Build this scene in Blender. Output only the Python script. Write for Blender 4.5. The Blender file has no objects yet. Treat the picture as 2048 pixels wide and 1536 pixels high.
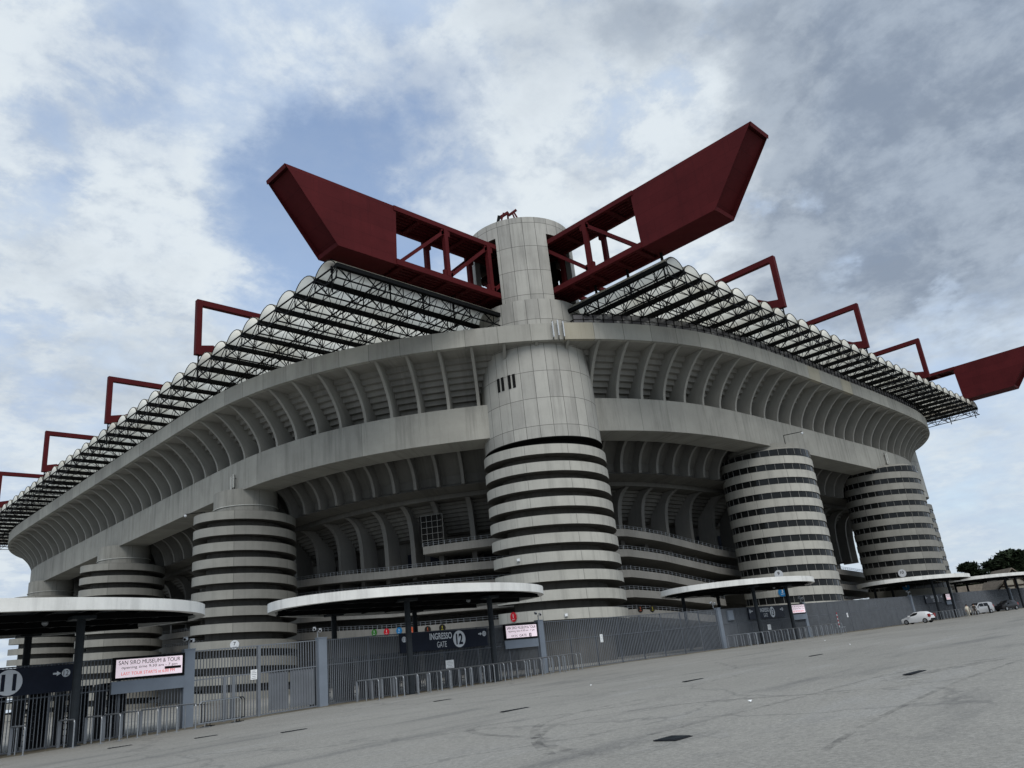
import bpy, math, random
import numpy as np
from mathutils import Vector, Matrix
random.seed(7)
R = math.radians
S = bpy.context.scene
COL = S.collection

# ------------------------------------------------------------------ camera
# world axes: x runs along the short side of the stadium, y along the long side,
# the axis of the near corner tower is the origin.  Camera stands on the forecourt.
CAM = Vector((-59.77, -53.41, 1.65))
pitch, roll, head = R(19.30), R(6.26), R(46.40)
fw0 = Vector((0, math.cos(pitch), math.sin(pitch)))
up0 = Vector((0, -math.sin(pitch), math.cos(pitch)))
rt0 = Vector((1, 0, 0))
rt = rt0 * math.cos(roll) - up0 * math.sin(roll)
up = up0 * math.cos(roll) + rt0 * math.sin(roll)
RZ = Matrix.Rotation(-head, 3, 'Z')
RZ = Matrix(((math.cos(head), math.sin(head), 0), (-math.sin(head), math.cos(head), 0), (0, 0, 1)))
rt, up, fw = RZ @ rt, RZ @ up, RZ @ fw0
cd = bpy.data.cameras.new('camera')
cd.sensor_width = 36.0
cd.lens = 1563.64 / 2048 * 36
cd.clip_start = 0.1
cd.clip_end = 6000
cam = bpy.data.objects.new('camera', cd)
COL.objects.link(cam)
mw = Matrix.Identity(4)
for i in range(3):
    mw[i][0], mw[i][1], mw[i][2], mw[i][3] = rt[i], up[i], -fw[i], CAM[i]
cam.matrix_world = mw
S.camera = cam

# ------------------------------------------------------------------ light
S.view_settings.view_transform = 'Standard'
S.view_settings.look = 'None'
S.view_settings.exposure = 0.40
S.view_settings.gamma = 1.0
S.view_settings.use_curve_mapping = False

SUN_EL, SUN_AZ = R(46), R(241)          # azimuth measured from +x, counter-clockwise (where the sun is)
sund = Vector((math.cos(SUN_EL) * math.cos(SUN_AZ), math.cos(SUN_EL) * math.sin(SUN_AZ), math.sin(SUN_EL)))
ld = bpy.data.lights.new('sun', 'SUN')
ld.energy = 1.5
ld.angle = R(40)
ld.color = (1.0, 0.955, 0.89)
sun = bpy.data.objects.new('sun', ld)
COL.objects.link(sun)
sun.rotation_euler = sund.to_track_quat('Z', 'Y').to_euler()
sun.location = (0, -80, 120)

W = bpy.data.worlds.new('World')
S.world = W
W.use_nodes = True
nt = W.node_tree
nt.nodes.clear()
N = nt.nodes.new
L = nt.links.new


def pix(px, py):
    d = fw * 1563.64 + rt * (px - 1024) - up * (py - 768)
    return d.normalized()


def node(t, tree=None, **kw):
    n = (tree or nt).nodes.new(t)
    for k, v in kw.items():
        setattr(n, k, v)
    return n


def math_(op, a, b=None, tree=None, clamp=False):
    tree = tree or nt
    n = tree.nodes.new('ShaderNodeMath')
    n.operation = op
    n.use_clamp = clamp
    for i, v in enumerate((a, b)):
        if v is None:
            continue
        if isinstance(v, (int, float)):
            n.inputs[i].default_value = v
        else:
            tree.links.new(v, n.inputs[i])
    return n.outputs[0]


def noise_(vec, scale, detail=6, rough=0.55, tree=None, dist=0.0):
    tree = tree or nt
    n = tree.nodes.new('ShaderNodeTexNoise')
    n.inputs['Scale'].default_value = scale
    n.inputs['Detail'].default_value = detail
    n.inputs['Roughness'].default_value = rough
    n.inputs['Distortion'].default_value = dist
    if vec is not None:
        tree.links.new(vec, n.inputs['Vector'])
    return n.outputs['Fac'], n.outputs['Color']


def ramp_(fac, stops, tree=None):
    tree = tree or nt
    n = tree.nodes.new('ShaderNodeValToRGB')
    el = n.color_ramp.elements
    while len(el) > 1:
        el.remove(el[-1])
    el[0].position, el[0].color = stops[0][0], (*stops[0][1], 1)
    for p, c in stops[1:]:
        e = el.new(p)
        e.color = (*c, 1)
    tree.links.new(fac, n.inputs[0])
    return n.outputs[0]


def smooth_(val, a, b, tree=None):
    tree = tree or nt
    n = tree.nodes.new('ShaderNodeMapRange')
    n.interpolation_type = 'SMOOTHSTEP'
    n.inputs['From Min'].default_value = a
    n.inputs['From Max'].default_value = b
    tree.links.new(val, n.inputs['Value'])
    return n.outputs['Result']


def mixc(fac, a, b, tree=None, mode='MIX'):
    tree = tree or nt
    n = tree.nodes.new('ShaderNodeMix')
    n.data_type = 'RGBA'
    n.blend_type = mode
    n.clamp_factor = True
    for sock, v in ((n.inputs[0], fac), (n.inputs[6], a), (n.inputs[7], b)):
        if isinstance(v, (int, float)):
            sock.default_value = v
        elif isinstance(v, tuple):
            sock.default_value = (*v, 1)
        else:
            tree.links.new(v, sock)
    return n.outputs[2]


# --- sky: Nishita blue seen through a broken deck of cloud (all laid out by direction in the world)
tc = N('ShaderNodeTexCoord')
dirv = tc.outputs['Generated']
sep = N('ShaderNodeSeparateXYZ')
L(dirv, sep.inputs[0])
dz = math_('ADD', math_('MAXIMUM', sep.outputs[2], 0.0), 0.22)
pc = N('ShaderNodeCombineXYZ')
L(math_('DIVIDE', sep.outputs[0], dz), pc.inputs[0])
L(math_('DIVIDE', sep.outputs[1], dz), pc.inputs[1])
P2 = pc.outputs[0]
f1, c1 = noise_(P2, 2.2, 9, 0.58, dist=0.15)
f2, c2 = noise_(P2, 6.5, 10, 0.62, dist=0.25)
f3, c3 = noise_(P2, 3.4, 10, 0.60, dist=0.3)
# ragged edges: bend the direction a little before measuring the cloud banks
v1 = N('ShaderNodeVectorMath'); v1.operation = 'SUBTRACT'
nb, nbc = noise_(P2, 5.0, 9, 0.62)
L(nbc, v1.inputs[0]); v1.inputs[1].default_value = (0.5, 0.5, 0.5)
v2 = N('ShaderNodeVectorMath'); v2.operation = 'SCALE'
L(v1.outputs[0], v2.inputs[0]); v2.inputs['Scale'].default_value = 0.26
v3 = N('ShaderNodeVectorMath'); v3.operation = 'ADD'
L(dirv, v3.inputs[0]); L(v2.outputs[0], v3.inputs[1])
v4 = N('ShaderNodeVectorMath'); v4.operation = 'NORMALIZE'
L(v3.outputs[0], v4.inputs[0])
bent = v4.outputs[0]


def bank(px, py, rad_px, amp):
    d = pix(px, py)
    n = N('ShaderNodeVectorMath'); n.operation = 'DOT_PRODUCT'
    L(bent, n.inputs[0]); n.inputs[1].default_value = d
    r = rad_px / 1563.64
    s = smooth_(n.outputs['Value'], math.cos(r * 1.7), math.cos(r * 0.25))
    return math_('MULTIPLY', s, amp)


def total(banks):
    o = None
    for b in banks:
        v = bank(*b)
        o = v if o is None else math_('ADD', o, v)
    return o


white = total([(140, 330, 190, .55), (60, 480, 150, .35), (420, 600, 130, .45), (300, 520, 110, .3), (60, 60, 130, .4), (1230, 270, 300, .62), (1480, 420, 150, .4),
               (1430, 110, 150, .3), (60, 1010, 260, .6), (1850, 1020, 240, .3), (1970, 180, 90, .4), (1650, 640, 150, .25), (820, 90, 260, .22), (1080, 330, 200, .3), (620, 150, 150, .2)])
dark = total([(1730, 190, 230, .75), (1800, 330, 150, .6), (1950, 30, 200, .6), (1120, 50, 160, .32), (1400, 30, 110, .35), (1480, 640, 120, .22), (2010, 420, 150, .4),
              (1820, 640, 190, .34), (100, 700, 200, .30), (1200, 350, 60, .25), (1580, 560, 150, .3), (330, 800, 150, .15)])
blue = total([(800, 330, 190, .75), (620, 430, 140, .65), (660, 560, 170, .5), (330, 420, 90, .3), (190, 170, 120, .45), (480, 180, 260, .35), (1740, 900, 240, .45), (300, 700, 120, .25), (950, 300, 120, .3), (20, 330, 90, .4)])
n1 = math_('SUBTRACT', f1, 0.5)
n2 = math_('SUBTRACT', f2, 0.5)
n3 = math_('SUBTRACT', f3, 0.5)
f4, c4 = noise_(P2, 15.0, 8, 0.66, dist=0.1)
n4 = math_('SUBTRACT', f4, 0.5)
add = lambda *a: a[0] if len(a) == 1 else math_('ADD', a[0], add(*a[1:]))
mul = lambda a, b: math_('MULTIPLY', a, b)
# thin high veil
veil = mixc(smooth_(add(f1, mul(n4, 0.35)), 0.30, 0.70), (0.365, 0.452, 0.590), (0.500, 0.568, 0.638))
# heaped grey-white cloud with ragged, fairly crisp edges
wm = smooth_(add(mul(white, 0.95), mul(add(mul(n2, 2.6), mul(n3, 1.6), mul(n4, 0.8)), add(0.30, mul(white, 0.8))), -0.17), 0.0, 0.62)
wcol = mixc(smooth_(add(0.5, mul(n2, 2.8), mul(n4, 1.6), mul(white, 0.25)), 0.1, 0.95), (0.390, 0.446, 0.518), (0.590, 0.638, 0.668))
c_ = mixc(mul(wm, 0.85), veil, wcol)
# slate bases
dmk = smooth_(add(mul(dark, 0.85), mul(add(mul(n3, 2.2), mul(n2, 1.3), mul(n4, 0.6)), add(0.28, mul(dark, 0.6))), -0.10), 0.0, 0.72)
dcol = mixc(smooth_(add(0.5, mul(n2, 2.4), mul(n4, 1.0)), 0.15, 0.95), (0.172, 0.212, 0.276), (0.290, 0.340, 0.408))
c_ = mixc(mul(dmk, 0.90), c_, dcol)
bm = smooth_(math_('SUBTRACT', mul(blue, 1.0), add(mul(n3, 1.4), mul(n2, 0.7), mul(white, 0.45))), 0.0, 1.35)
lowfade = smooth_(sep.outputs[2], 0.40, 0.0)
c_ = mixc(math_('MULTIPLY', lowfade, 0.40), c_, (0.47, 0.53, 0.575))
sky = node('ShaderNodeTexSky', sky_type='NISHITA')
sky.sun_disc = False
sky.sun_elevation = SUN_EL
sky.sun_rotation = math.pi / 2 - SUN_AZ
sky.air_density = 1.0
sky.dust_density = 1.5
bg1 = N('ShaderNodeBackground'); L(sky.outputs[0], bg1.inputs[0]); bg1.inputs[1].default_value = 0.15
bg2 = N('ShaderNodeBackground'); L(c_, bg2.inputs[0]); bg2.inputs[1].default_value = 1.0
mx = N('ShaderNodeMixShader')
L(math_('SUBTRACT', 1.0, math_('MULTIPLY', bm, 0.74)), mx.inputs[0])
L(bg1.outputs[0], mx.inputs[1]); L(bg2.outputs[0], mx.inputs[2])
wo = N('ShaderNodeOutputWorld')
L(mx.outputs[0], wo.inputs[0])


# ------------------------------------------------------------------ materials
def new_mat(name):
    m = bpy.data.materials.new(name)
    m.use_nodes = True
    t = m.node_tree
    b = t.nodes['Principled BSDF']
    return m, t, b


def plain(name, col, rough=0.6, metal=0.0, var=0.12, scale=3.0, emit=0.0):
    m, t, b = new_mat(name)
    co = t.nodes.new('ShaderNodeTexCoord').outputs['Object']
    f, _ = noise_(co, scale, 5, 0.6, t)
    lo = tuple(c * (1 - var) for c in col); hi = tuple(min(1, c * (1 + var)) for c in col)
    cc = ramp_(f, [(0.3, lo), (0.7, hi)], t)
    t.links.new(cc, b.inputs['Base Color'])
    b.inputs['Roughness'].default_value = rough
    b.inputs['Metallic'].default_value = metal
    b.inputs['Specular IOR Level'].default_value = 0.5 if rough < 0.31 else 0.06
    if emit:
        t.links.new(cc, b.inputs['Emission Color'])
        b.inputs['Emission Strength'].default_value = emit
    return m


def concrete(name, col, joints=None, streak=0.5, mortar=0.48, tanpatch=False):
    """weathered concrete; UV = metres along the wall and metres up"""
    m, t, b = new_mat(name)
    tcn = t.nodes.new('ShaderNodeTexCoord')
    co, uv = tcn.outputs['Object'], tcn.outputs['UV']
    fl, _ = noise_(co, 0.35, 6, 0.62, t)
    ff, _ = noise_(co, 9.0, 5, 0.65, t)
    mp = t.nodes.new('ShaderNodeMapping'); mp.inputs['Scale'].default_value = (1.5, 0.09, 1)
    t.links.new(uv, mp.inputs['Vector'])
    fs, _ = noise_(mp.outputs[0], 1.0, 7, 0.7, t)
    mp2 = t.nodes.new('ShaderNodeMapping'); mp2.inputs['Scale'].default_value = (0.25, 0.05, 1)
    t.links.new(uv, mp2.inputs['Vector'])
    fs2, _ = noise_(mp2.outputs[0], 1.0, 3, 0.5, t)
    base = ramp_(fl, [(0.25, tuple(c * 0.82 for c in col)), (0.75, tuple(c * 1.12 for c in col))], t)
    base = mixc(math_('MULTIPLY', ff, 0.25, t), base, tuple(c * 0.62 for c in col), t)
    stf = math_('MULTIPLY', smooth_(math_('MULTIPLY', fs, math_('ADD', fs2, 0.5, t), t), 0.45, 0.68, t), streak, t)
    base = mixc(stf, base, tuple(c * 0.45 for c in col), t)
    if tanpatch:
        sx_ = t.nodes.new('ShaderNodeSeparateXYZ'); t.links.new(uv, sx_.inputs[0])
        wn = t.nodes.new('ShaderNodeTexWhiteNoise'); wn.noise_dimensions = '1D'
        t.links.new(math_('FLOOR', math_('DIVIDE', sx_.outputs[0], 3.36, t), None, t), wn.inputs['W'])
        base = mixc(math_('MULTIPLY', math_('GREATER_THAN', wn.outputs['Value'], 0.93, t), 0.45, t), base, (col[0] * 1.15, col[1] * 1.04, col[2] * 0.80), t)
        base = mixc(math_('MULTIPLY', math_('LESS_THAN', wn.outputs['Value'], 0.25, t), 0.30, t), base, tuple(c * .8 for c in col), t)
    if joints:
        w, h = joints
        br = t.nodes.new('ShaderNodeTexBrick')
        br.offset = 0.0
        br.inputs['Scale'].default_value = 1.0
        br.inputs['Brick Width'].default_value = w
        br.inputs['Row Height'].default_value = h
        br.inputs['Mortar Size'].default_value = 0.028
        br.inputs['Mortar Smooth'].default_value = 0.1
        br.inputs['Bias'].default_value = 0.0
        br.inputs['Color1'].default_value = (0.86, 0.86, 0.86, 1)
        br.inputs['Color2'].default_value = (1.08, 1.08, 1.07, 1)
        br.inputs['Mortar'].default_value = (mortar, mortar, mortar, 1)
        t.links.new(uv, br.inputs['Vector'])
        base = mixc(1.0, base, br.outputs['Color'], t, 'MULTIPLY')
    t.links.new(base, b.inputs['Base Color'])
    b.inputs['Roughness'].default_value = 0.85
    b.inputs['Specular IOR Level'].default_value = 0.2
    bp = t.nodes.new('ShaderNodeBump')
    bp.inputs['Strength'].default_value = 0.25
    bp.inputs['Distance'].default_value = 0.03
    t.links.new(ff, bp.inputs['Height'])
    t.links.new(bp.outputs[0], b.inputs['Normal'])
    return m


def glassy(name, col, rough=0.08):
    m, t, b = new_mat(name)
    b.inputs['Base Color'].default_value = (*col, 1)
    b.inputs['Roughness'].default_value = rough
    b.inputs['Specular IOR Level'].default_value = 0.22
    return m


CC = (0.335, 0.335, 0.318)
M = {}
M['fascia'] = concrete('fascia_concrete', (0.405, 0.398, 0.360), (3.36, 40), 0.36, tanpatch=True)
M['beam'] = concrete('beam_concrete', (0.365, 0.358, 0.323), (16.8, 40), 0.46)
M['rib'] = concrete('rib_concrete', (0.325, 0.318, 0.288), None, 0.3)
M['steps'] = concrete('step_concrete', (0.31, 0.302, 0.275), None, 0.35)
M['inner'] = concrete('shaded_inner_concrete', (0.150, 0.146, 0.132), None, 0.4)  # base colour lowered, interior shade under the stands painted in
M['shaft'] = concrete('shaft_concrete', (0.435, 0.428, 0.395), (1.39, 2.87), 0.42, mortar=.34)
M['band'] = concrete('ramp_concrete', (0.300, 0.295, 0.268), (6.4, 40), 0.22)
M['bandlight'] = concrete('pale_ramp_concrete', (0.455, 0.447, 0.405), (4.3, 40), 0.38)
M['core'] = concrete('shaded_core_concrete', (0.120, 0.115, 0.104), None, 0.5)  # dark base colour carries the shade of ramp undersides and recesses
M['red'] = plain('red_steel', (0.076, 0.0110, 0.0125), 0.62, 0.0, 0.14, 0.5)
def red_plate():
    m, t, b = new_mat('red_plate')
    tc_ = t.nodes.new('ShaderNodeTexCoord')
    f, _ = noise_(tc_.outputs['Object'], 0.35, 6, 0.65, t)
    mp = t.nodes.new('ShaderNodeMapping'); mp.inputs['Scale'].default_value = (2.2, 0.12, 1); t.links.new(tc_.outputs['UV'], mp.inputs['Vector'])
    fs, _ = noise_(mp.outputs[0], 1.0, 6, 0.65, t)
    c = ramp_(f, [(0.3, (0.066, 0.0098, 0.0112)), (0.7, (0.088, 0.0130, 0.0145))], t)
    c = mixc(math_('MULTIPLY', smooth_(fs, 0.5, 0.75, t), 0.35, t), c, (0.040, 0.008, 0.010), t)
    br = t.nodes.new('ShaderNodeTexBrick'); br.offset = 0.5
    for k, v in (('Scale', 1.0), ('Brick Width', 5.9), ('Row Height', 1.28), ('Mortar Size', 0.02), ('Mortar Smooth', 0.2)):
        br.inputs[k].default_value = v
    br.inputs['Color1'].default_value = (.93, .93, .93, 1); br.inputs['Color2'].default_value = (1.07, 1.07, 1.07, 1); br.inputs['Mortar'].default_value = (.72, .72, .72, 1)
    t.links.new(tc_.outputs['UV'], br.inputs['Vector'])
    c = mixc(1.0, c, br.outputs['Color'], t, 'MULTIPLY')
    t.links.new(c, b.inputs['Base Color'])
    b.inputs['Roughness'].default_value = 0.7; b.inputs['Specular IOR Level'].default_value = 0.08
    return m


M['redplate'] = red_plate()
M['black'] = plain('black_steel', (0.006, 0.0065, 0.007), 0.6, 0.0, 0.2)
M['darkgrey'] = plain('dark_grey_steel', (0.028, 0.033, 0.038), 0.5, 0.0, 0.15)
M['fence'] = plain('fence_paint', (0.165, 0.180, 0.200), 0.5, 0.0, 0.12, 1.0)
M['fencedark'] = plain('fence_dark_paint', (0.020, 0.022, 0.026), 0.5, 0.0, 0.12, 1.0)
M['railpaint'] = plain('rail_paint', (0.095, 0.105, 0.120), 0.5, 0.0, 0.12, 1.0)
M['pillar'] = plain('pillar_paint', (0.185, 0.215, 0.255), 0.45, 0.0, 0.1, 0.8)
M['galv'] = plain('galvanised_steel', (0.30, 0.32, 0.34), 0.38, 0.6, 0.15, 6.0)
M['navy'] = plain('navy_sign', (0.016, 0.020, 0.032), 0.35, 0.0, 0.1)
M['signwhite'] = plain('sign_white', (0.62, 0.65, 0.68), 0.45, 0.0, 0.05)
M['paper'] = plain('paper_white', (0.78, 0.80, 0.80), 0.7, 0.0, 0.05)
M['rimwhite'] = concrete('canopy_white', (0.80, 0.80, 0.765), None, 0.35)
M['glass'] = glassy('dark_glass', (0.012, 0.013, 0.013), 0.12)
M['mullion'] = plain('mullion_grey', (0.20, 0.20, 0.19), 0.5)
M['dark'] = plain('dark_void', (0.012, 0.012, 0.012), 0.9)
M['blueglass'] = plain('blue_panel', (0.017, 0.021, 0.032), 0.5, 0.0, 0.3, 0.7)
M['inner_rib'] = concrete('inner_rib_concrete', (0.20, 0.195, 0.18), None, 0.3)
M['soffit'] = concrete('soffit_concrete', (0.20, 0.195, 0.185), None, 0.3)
M['led'] = plain('screen_light', (0.78, 0.66, 0.72), 0.5, 0.0, 0.06, 12.0, emit=0.42)
M['letterblack'] = plain('letter_black', (0.012, 0.010, 0.012), 0.6)
M['letterred'] = plain('letter_red', (0.70, 0.08, 0.06), 0.6, emit=0.35)
M['discred'] = plain('disc_red', (0.50, 0.02, 0.03), 0.45)
M['discgreen'] = plain('disc_green', (0.04, 0.16, 0.03), 0.45)
M['discblue'] = plain('disc_blue', (0.02, 0.16, 0.36), 0.45)
M['discorange'] = plain('disc_orange', (0.55, 0.10, 0.04), 0.45)
M['discblack'] = plain('disc_black', (0.02, 0.018, 0.015), 0.45)
M['yellow'] = plain('disc_yellow', (0.45, 0.40, 0.04), 0.5)
M['cream'] = plain('antenna_cream', (0.55, 0.55, 0.51), 0.5)


def mesh_screen():
    m, t, b = new_mat('mesh_screen')
    b.inputs['Base Color'].default_value = (0.105, 0.10, 0.105, 1)
    tr = t.nodes.new('ShaderNodeBsdfTransparent')
    mx_ = t.nodes.new('ShaderNodeMixShader')
    mx_.inputs[0].default_value = 0.88
    t.links.new(tr.outputs[0], mx_.inputs[1]); t.links.new(b.outputs[0], mx_.inputs[2])
    t.links.new(mx_.outputs[0], t.nodes['Material Output'].inputs[0])
    return m


M['mesh'] = mesh_screen()


def vault_mat():
    m, t, b = new_mat('translucent_vault')
    co = t.nodes.new('ShaderNodeTexCoord').outputs['Object']
    f, _ = noise_(co, 0.22, 5, 0.6, t)
    c = ramp_(f, [(0.30, (0.60, 0.56, 0.45)), (0.5, (0.80, 0.765, 0.66)), (0.8, (0.86, 0.835, 0.75))], t)
    dfs = t.nodes.new('ShaderNodeBsdfDiffuse'); trl = t.nodes.new('ShaderNodeBsdfTranslucent')
    t.links.new(c, dfs.inputs[0]); t.links.new(c, trl.inputs[0])
    mx_ = t.nodes.new('ShaderNodeMixShader'); mx_.inputs[0].default_value = 0.85
    t.links.new(dfs.outputs[0], mx_.inputs[1]); t.links.new(trl.outputs[0], mx_.inputs[2])
    t.links.new(mx_.outputs[0], t.nodes['Material Output'].inputs[0])
    return m


M['vault'] = vault_mat()


def asphalt():
    m, t, b = new_mat('asphalt')
    co = t.nodes.new('ShaderNodeTexCoord').outputs['Object']
    fl, _ = noise_(co, 0.06, 5, 0.6, t)
    mp = t.nodes.new('ShaderNodeMapping'); mp.inputs['Scale'].default_value = (0.10, 0.45, 1); mp.inputs['Rotation'].default_value = (0, 0, R(-6))
    t.links.new(co, mp.inputs['Vector'])
    fm, _ = noise_(mp.outputs[0], 1.2, 6, 0.65, t)
    fg, _ = noise_(co, 13.0, 4, 0.8, t)
    fq, _ = noise_(co, 1.1, 6, 0.7, t)
    fg2, _ = noise_(co, 55.0, 3, 0.75, t)
    base = ramp_(fl, [(0.3, (0.220, 0.212, 0.190)), (0.7, (0.270, 0.260, 0.234))], t)
    base = mixc(smooth_(fm, 0.52, 0.74, t), base, (0.160, 0.156, 0.145), t)
    base = mixc(smooth_(fm, 0.46, 0.30, t), base, (0.270, 0.263, 0.243), t)
    base = mixc(math_('MULTIPLY', smooth_(fq, 0.52, 0.72, t), 0.35, t), base, (0.15, 0.148, 0.142), t)
    grain = ramp_(math_('ADD', math_('MULTIPLY', fg, 0.55, t), math_('MULTIPLY', fg2, 0.45, t), t), [(0.32, (0.42, 0.42, 0.42)), (0.5, (1.0, 1.0, 1.0)), (0.66, (1.62, 1.62, 1.60))], t)
    base = mixc(0.8, base, grain, t, 'MULTIPLY')
    # long tar-sealed cracks
    mp3 = t.nodes.new('ShaderNodeMapping'); mp3.inputs['Rotation'].default_value = (0, 0, R(20))
    t.links.new(co, mp3.inputs['Vector'])
    v = t.nodes.new('ShaderNodeTexVoronoi'); v.feature = 'DISTANCE_TO_EDGE'; v.inputs['Scale'].default_value = 0.085
    nz, nzc = noise_(co, 0.5, 4, 0.6, t)
    va = t.nodes.new('ShaderNodeVectorMath'); va.operation = 'ADD'
    sc = t.nodes.new('ShaderNodeVectorMath'); sc.operation = 'SCALE'; sc.inputs['Scale'].default_value = 1.8
    t.links.new(nzc, sc.inputs[0]); t.links.new(mp3.outputs[0], va.inputs[0]); t.links.new(sc.outputs[0], va.inputs[1])
    t.links.new(va.outputs[0], v.inputs['Vector'])
    crack = smooth_(v.outputs['Distance'], 0.007, 0.001, t)
    base = mixc(math_('MULTIPLY', crack, 0.32, t), base, (0.06, 0.06, 0.06), t)
    t.links.new(base, b.inputs['Base Color'])
    b.inputs['Roughness'].default_value = 0.82
    b.inputs['Specular IOR Level'].default_value = 0.3
    bp = t.nodes.new('ShaderNodeBump'); bp.inputs['Strength'].default_value = 0.35; bp.inputs['Distance'].default_value = 0.01
    t.links.new(fg, bp.inputs['Height']); t.links.new(bp.outputs[0], b.inputs['Normal'])
    return m


M['asphalt'] = asphalt()
M['dirt'] = plain('dusty_verge', (0.155, 0.138, 0.105), 0.95, 0.0, 0.35, 1.2)
M['tyre'] = plain('tyre_rubber', (0.018, 0.018, 0.018), 0.8)


def skid():
    m, t, b = new_mat('skid_mark')
    b.inputs['Base Color'].default_value = (0.07, 0.07, 0.07, 1)
    b.inputs['Roughness'].default_value = 0.7
    co = t.nodes.new('ShaderNodeTexCoord').outputs['Object']
    f, _ = noise_(co, 2.5, 5, 0.7, t)
    tr = t.nodes.new('ShaderNodeBsdfTransparent')
    mx_ = t.nodes.new('ShaderNodeMixShader')
    t.links.new(math_('MULTIPLY', smooth_(f, 0.35, 0.8, t), 0.42, t), mx_.inputs[0])
    t.links.new(tr.outputs[0], mx_.inputs[1]); t.links.new(b.outputs[0], mx_.inputs[2])
    t.links.new(mx_.outputs[0], t.nodes['Material Output'].inputs[0])
    return m


M['skid'] = skid()


# ------------------------------------------------------------------ mesh helpers
class MB:
    def __init__(s):
        s.v, s.f, s.uv, s.mi = [], [], [], []

    def face(s, pts, uvs=None, mi=0):
        k = len(s.v)
        s.v += [tuple(p) for p in pts]
        s.f.append(tuple(range(k, k + len(pts))))
        s.uv.append(uvs if uvs else [(p[0] + p[1], p[2]) for p in pts])
        s.mi.append(mi)

    def box(s, c, d, rz=0.0, mi=0, taper=1.0):
        cx, cy, cz = c
        hx, hy, hz = d[0] / 2, d[1] / 2, d[2] / 2
        co, si = math.cos(rz), math.sin(rz)
        p = []
        for z in (-1, 1):
            k = taper if z > 0 else 1.0
            for x, y in ((-1, -1), (1, -1), (1, 1), (-1, 1)):
                X, Y = x * hx * k, y * hy * k
                p.append((cx + X * co - Y * si, cy + X * si + Y * co, cz + z * hz))
        for q in ((0, 3, 2, 1), (4, 5, 6, 7), (0, 1, 5, 4), (1, 2, 6, 5), (2, 3, 7, 6), (3, 0, 4, 7)):
            s.face([p[i] for i in q], None, mi)

    def beam(s, a, b, w, h, upv=(0, 0, 1), mi=0):
        a, b = Vector(a), Vector(b)
        d = (b - a).normalized()
        u = Vector(upv)
        sd = d.cross(u)
        if sd.length < 1e-4:
            sd = d.cross(Vector((1, 0, 0)))
        sd.normalize()
        u = sd.cross(d).normalized()
        p = []
        for e in (a, b):
            for x, y in ((-1, -1), (1, -1), (1, 1), (-1, 1)):
                p.append(e + sd * (x * w / 2) + u * (y * h / 2))
        ln = (b - a).length
        for q in ((0, 1, 5, 4), (1, 2, 6, 5), (2, 3, 7, 6), (3, 0, 4, 7)):
            s.face([p[i] for i in q], [(0, 0), (w, 0), (w, ln), (0, ln)], mi)
        s.face([p[i] for i in (3, 2, 1, 0)], None, mi)
        s.face([p[i] for i in (4, 5, 6, 7)], None, mi)

    def tube(s, a, b, r, n=6, r2=None, mi=0, caps=True):
        a, b = Vector(a), Vector(b)
        d = (b - a).normalized()
        x = d.cross(Vector((0, 0, 1)))
        if x.length < 1e-4:
            x = Vector((1, 0, 0))
        x.normalize()
        y = d.cross(x)
        r2 = r if r2 is None else r2
        A = [a + (x * math.cos(2 * math.pi * i / n) + y * math.sin(2 * math.pi * i / n)) * r for i in range(n)]
        B = [b + (x * math.cos(2 * math.pi * i / n) + y * math.sin(2 * math.pi * i / n)) * r2 for i in range(n)]
        for i in range(n):
            j = (i + 1) % n
            s.face([A[i], A[j], B[j], B[i]], None, mi)
        if caps:
            s.face(A[::-1], None, mi)
            s.face(B, None, mi)

    def path(s, pts, r, n=6, mi=0):
        for a, b in zip(pts[:-1], pts[1:]):
            s.tube(a, b, r, n, None, mi)

    def sphere(s, c, r, n=8, m=5, sx=1, sy=1, sz=1, mi=0):
        for i in range(m):
            t0, t1 = math.pi * i / m, math.pi * (i + 1) / m
            for j in range(n):
                p0, p1 = 2 * math.pi * j / n, 2 * math.pi * (j + 1) / n
                q = [(t0, p0), (t1, p0), (t1, p1), (t0, p1)]
                s.face([(c[0] + r * sx * math.sin(t) * math.cos(p), c[1] + r * sy * math.sin(t) * math.sin(p), c[2] + r * sz * math.cos(t)) for t, p in q], None, mi)

    def strip(s, A, B, ua=None, va=0.0, vb=1.0, closed=False, mi=0):
        """quads between two polylines"""
        n = len(A)
        ua = ua if ua is not None else list(range(n))
        for i in range(n - 1):
            s.face([A[i], A[i + 1], B[i + 1], B[i]], [(ua[i], va), (ua[i + 1], va), (ua[i + 1], vb), (ua[i], vb)], mi)

    def cyl(s, cx, cy, r, z0, z1, p0=0.0, p1=2 * math.pi, n=64, r1=None, mi=0):
        r1 = r if r1 is None else r1
        an = [p0 + (p1 - p0) * i / n for i in range(n + 1)]
        A = [(cx + r * math.cos(a), cy + r * math.sin(a), z0) for a in an]
        B = [(cx + r1 * math.cos(a), cy + r1 * math.sin(a), z1) for a in an]
        s.strip(A, B, [a * r for a in an], z0, z1, mi=mi)

    def annulus(s, cx, cy, r0, r1, z, p0=0.0, p1=2 * math.pi, n=64, mi=0):
        an = [p0 + (p1 - p0) * i / n for i in range(n + 1)]
        A = [(cx + r0 * math.cos(a), cy + r0 * math.sin(a), z) for a in an]
        B = [(cx + r1 * math.cos(a), cy + r1 * math.sin(a), z) for a in an]
        s.strip(A, B, [a * r1 for a in an], 0, r1 - r0, mi=mi)

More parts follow.
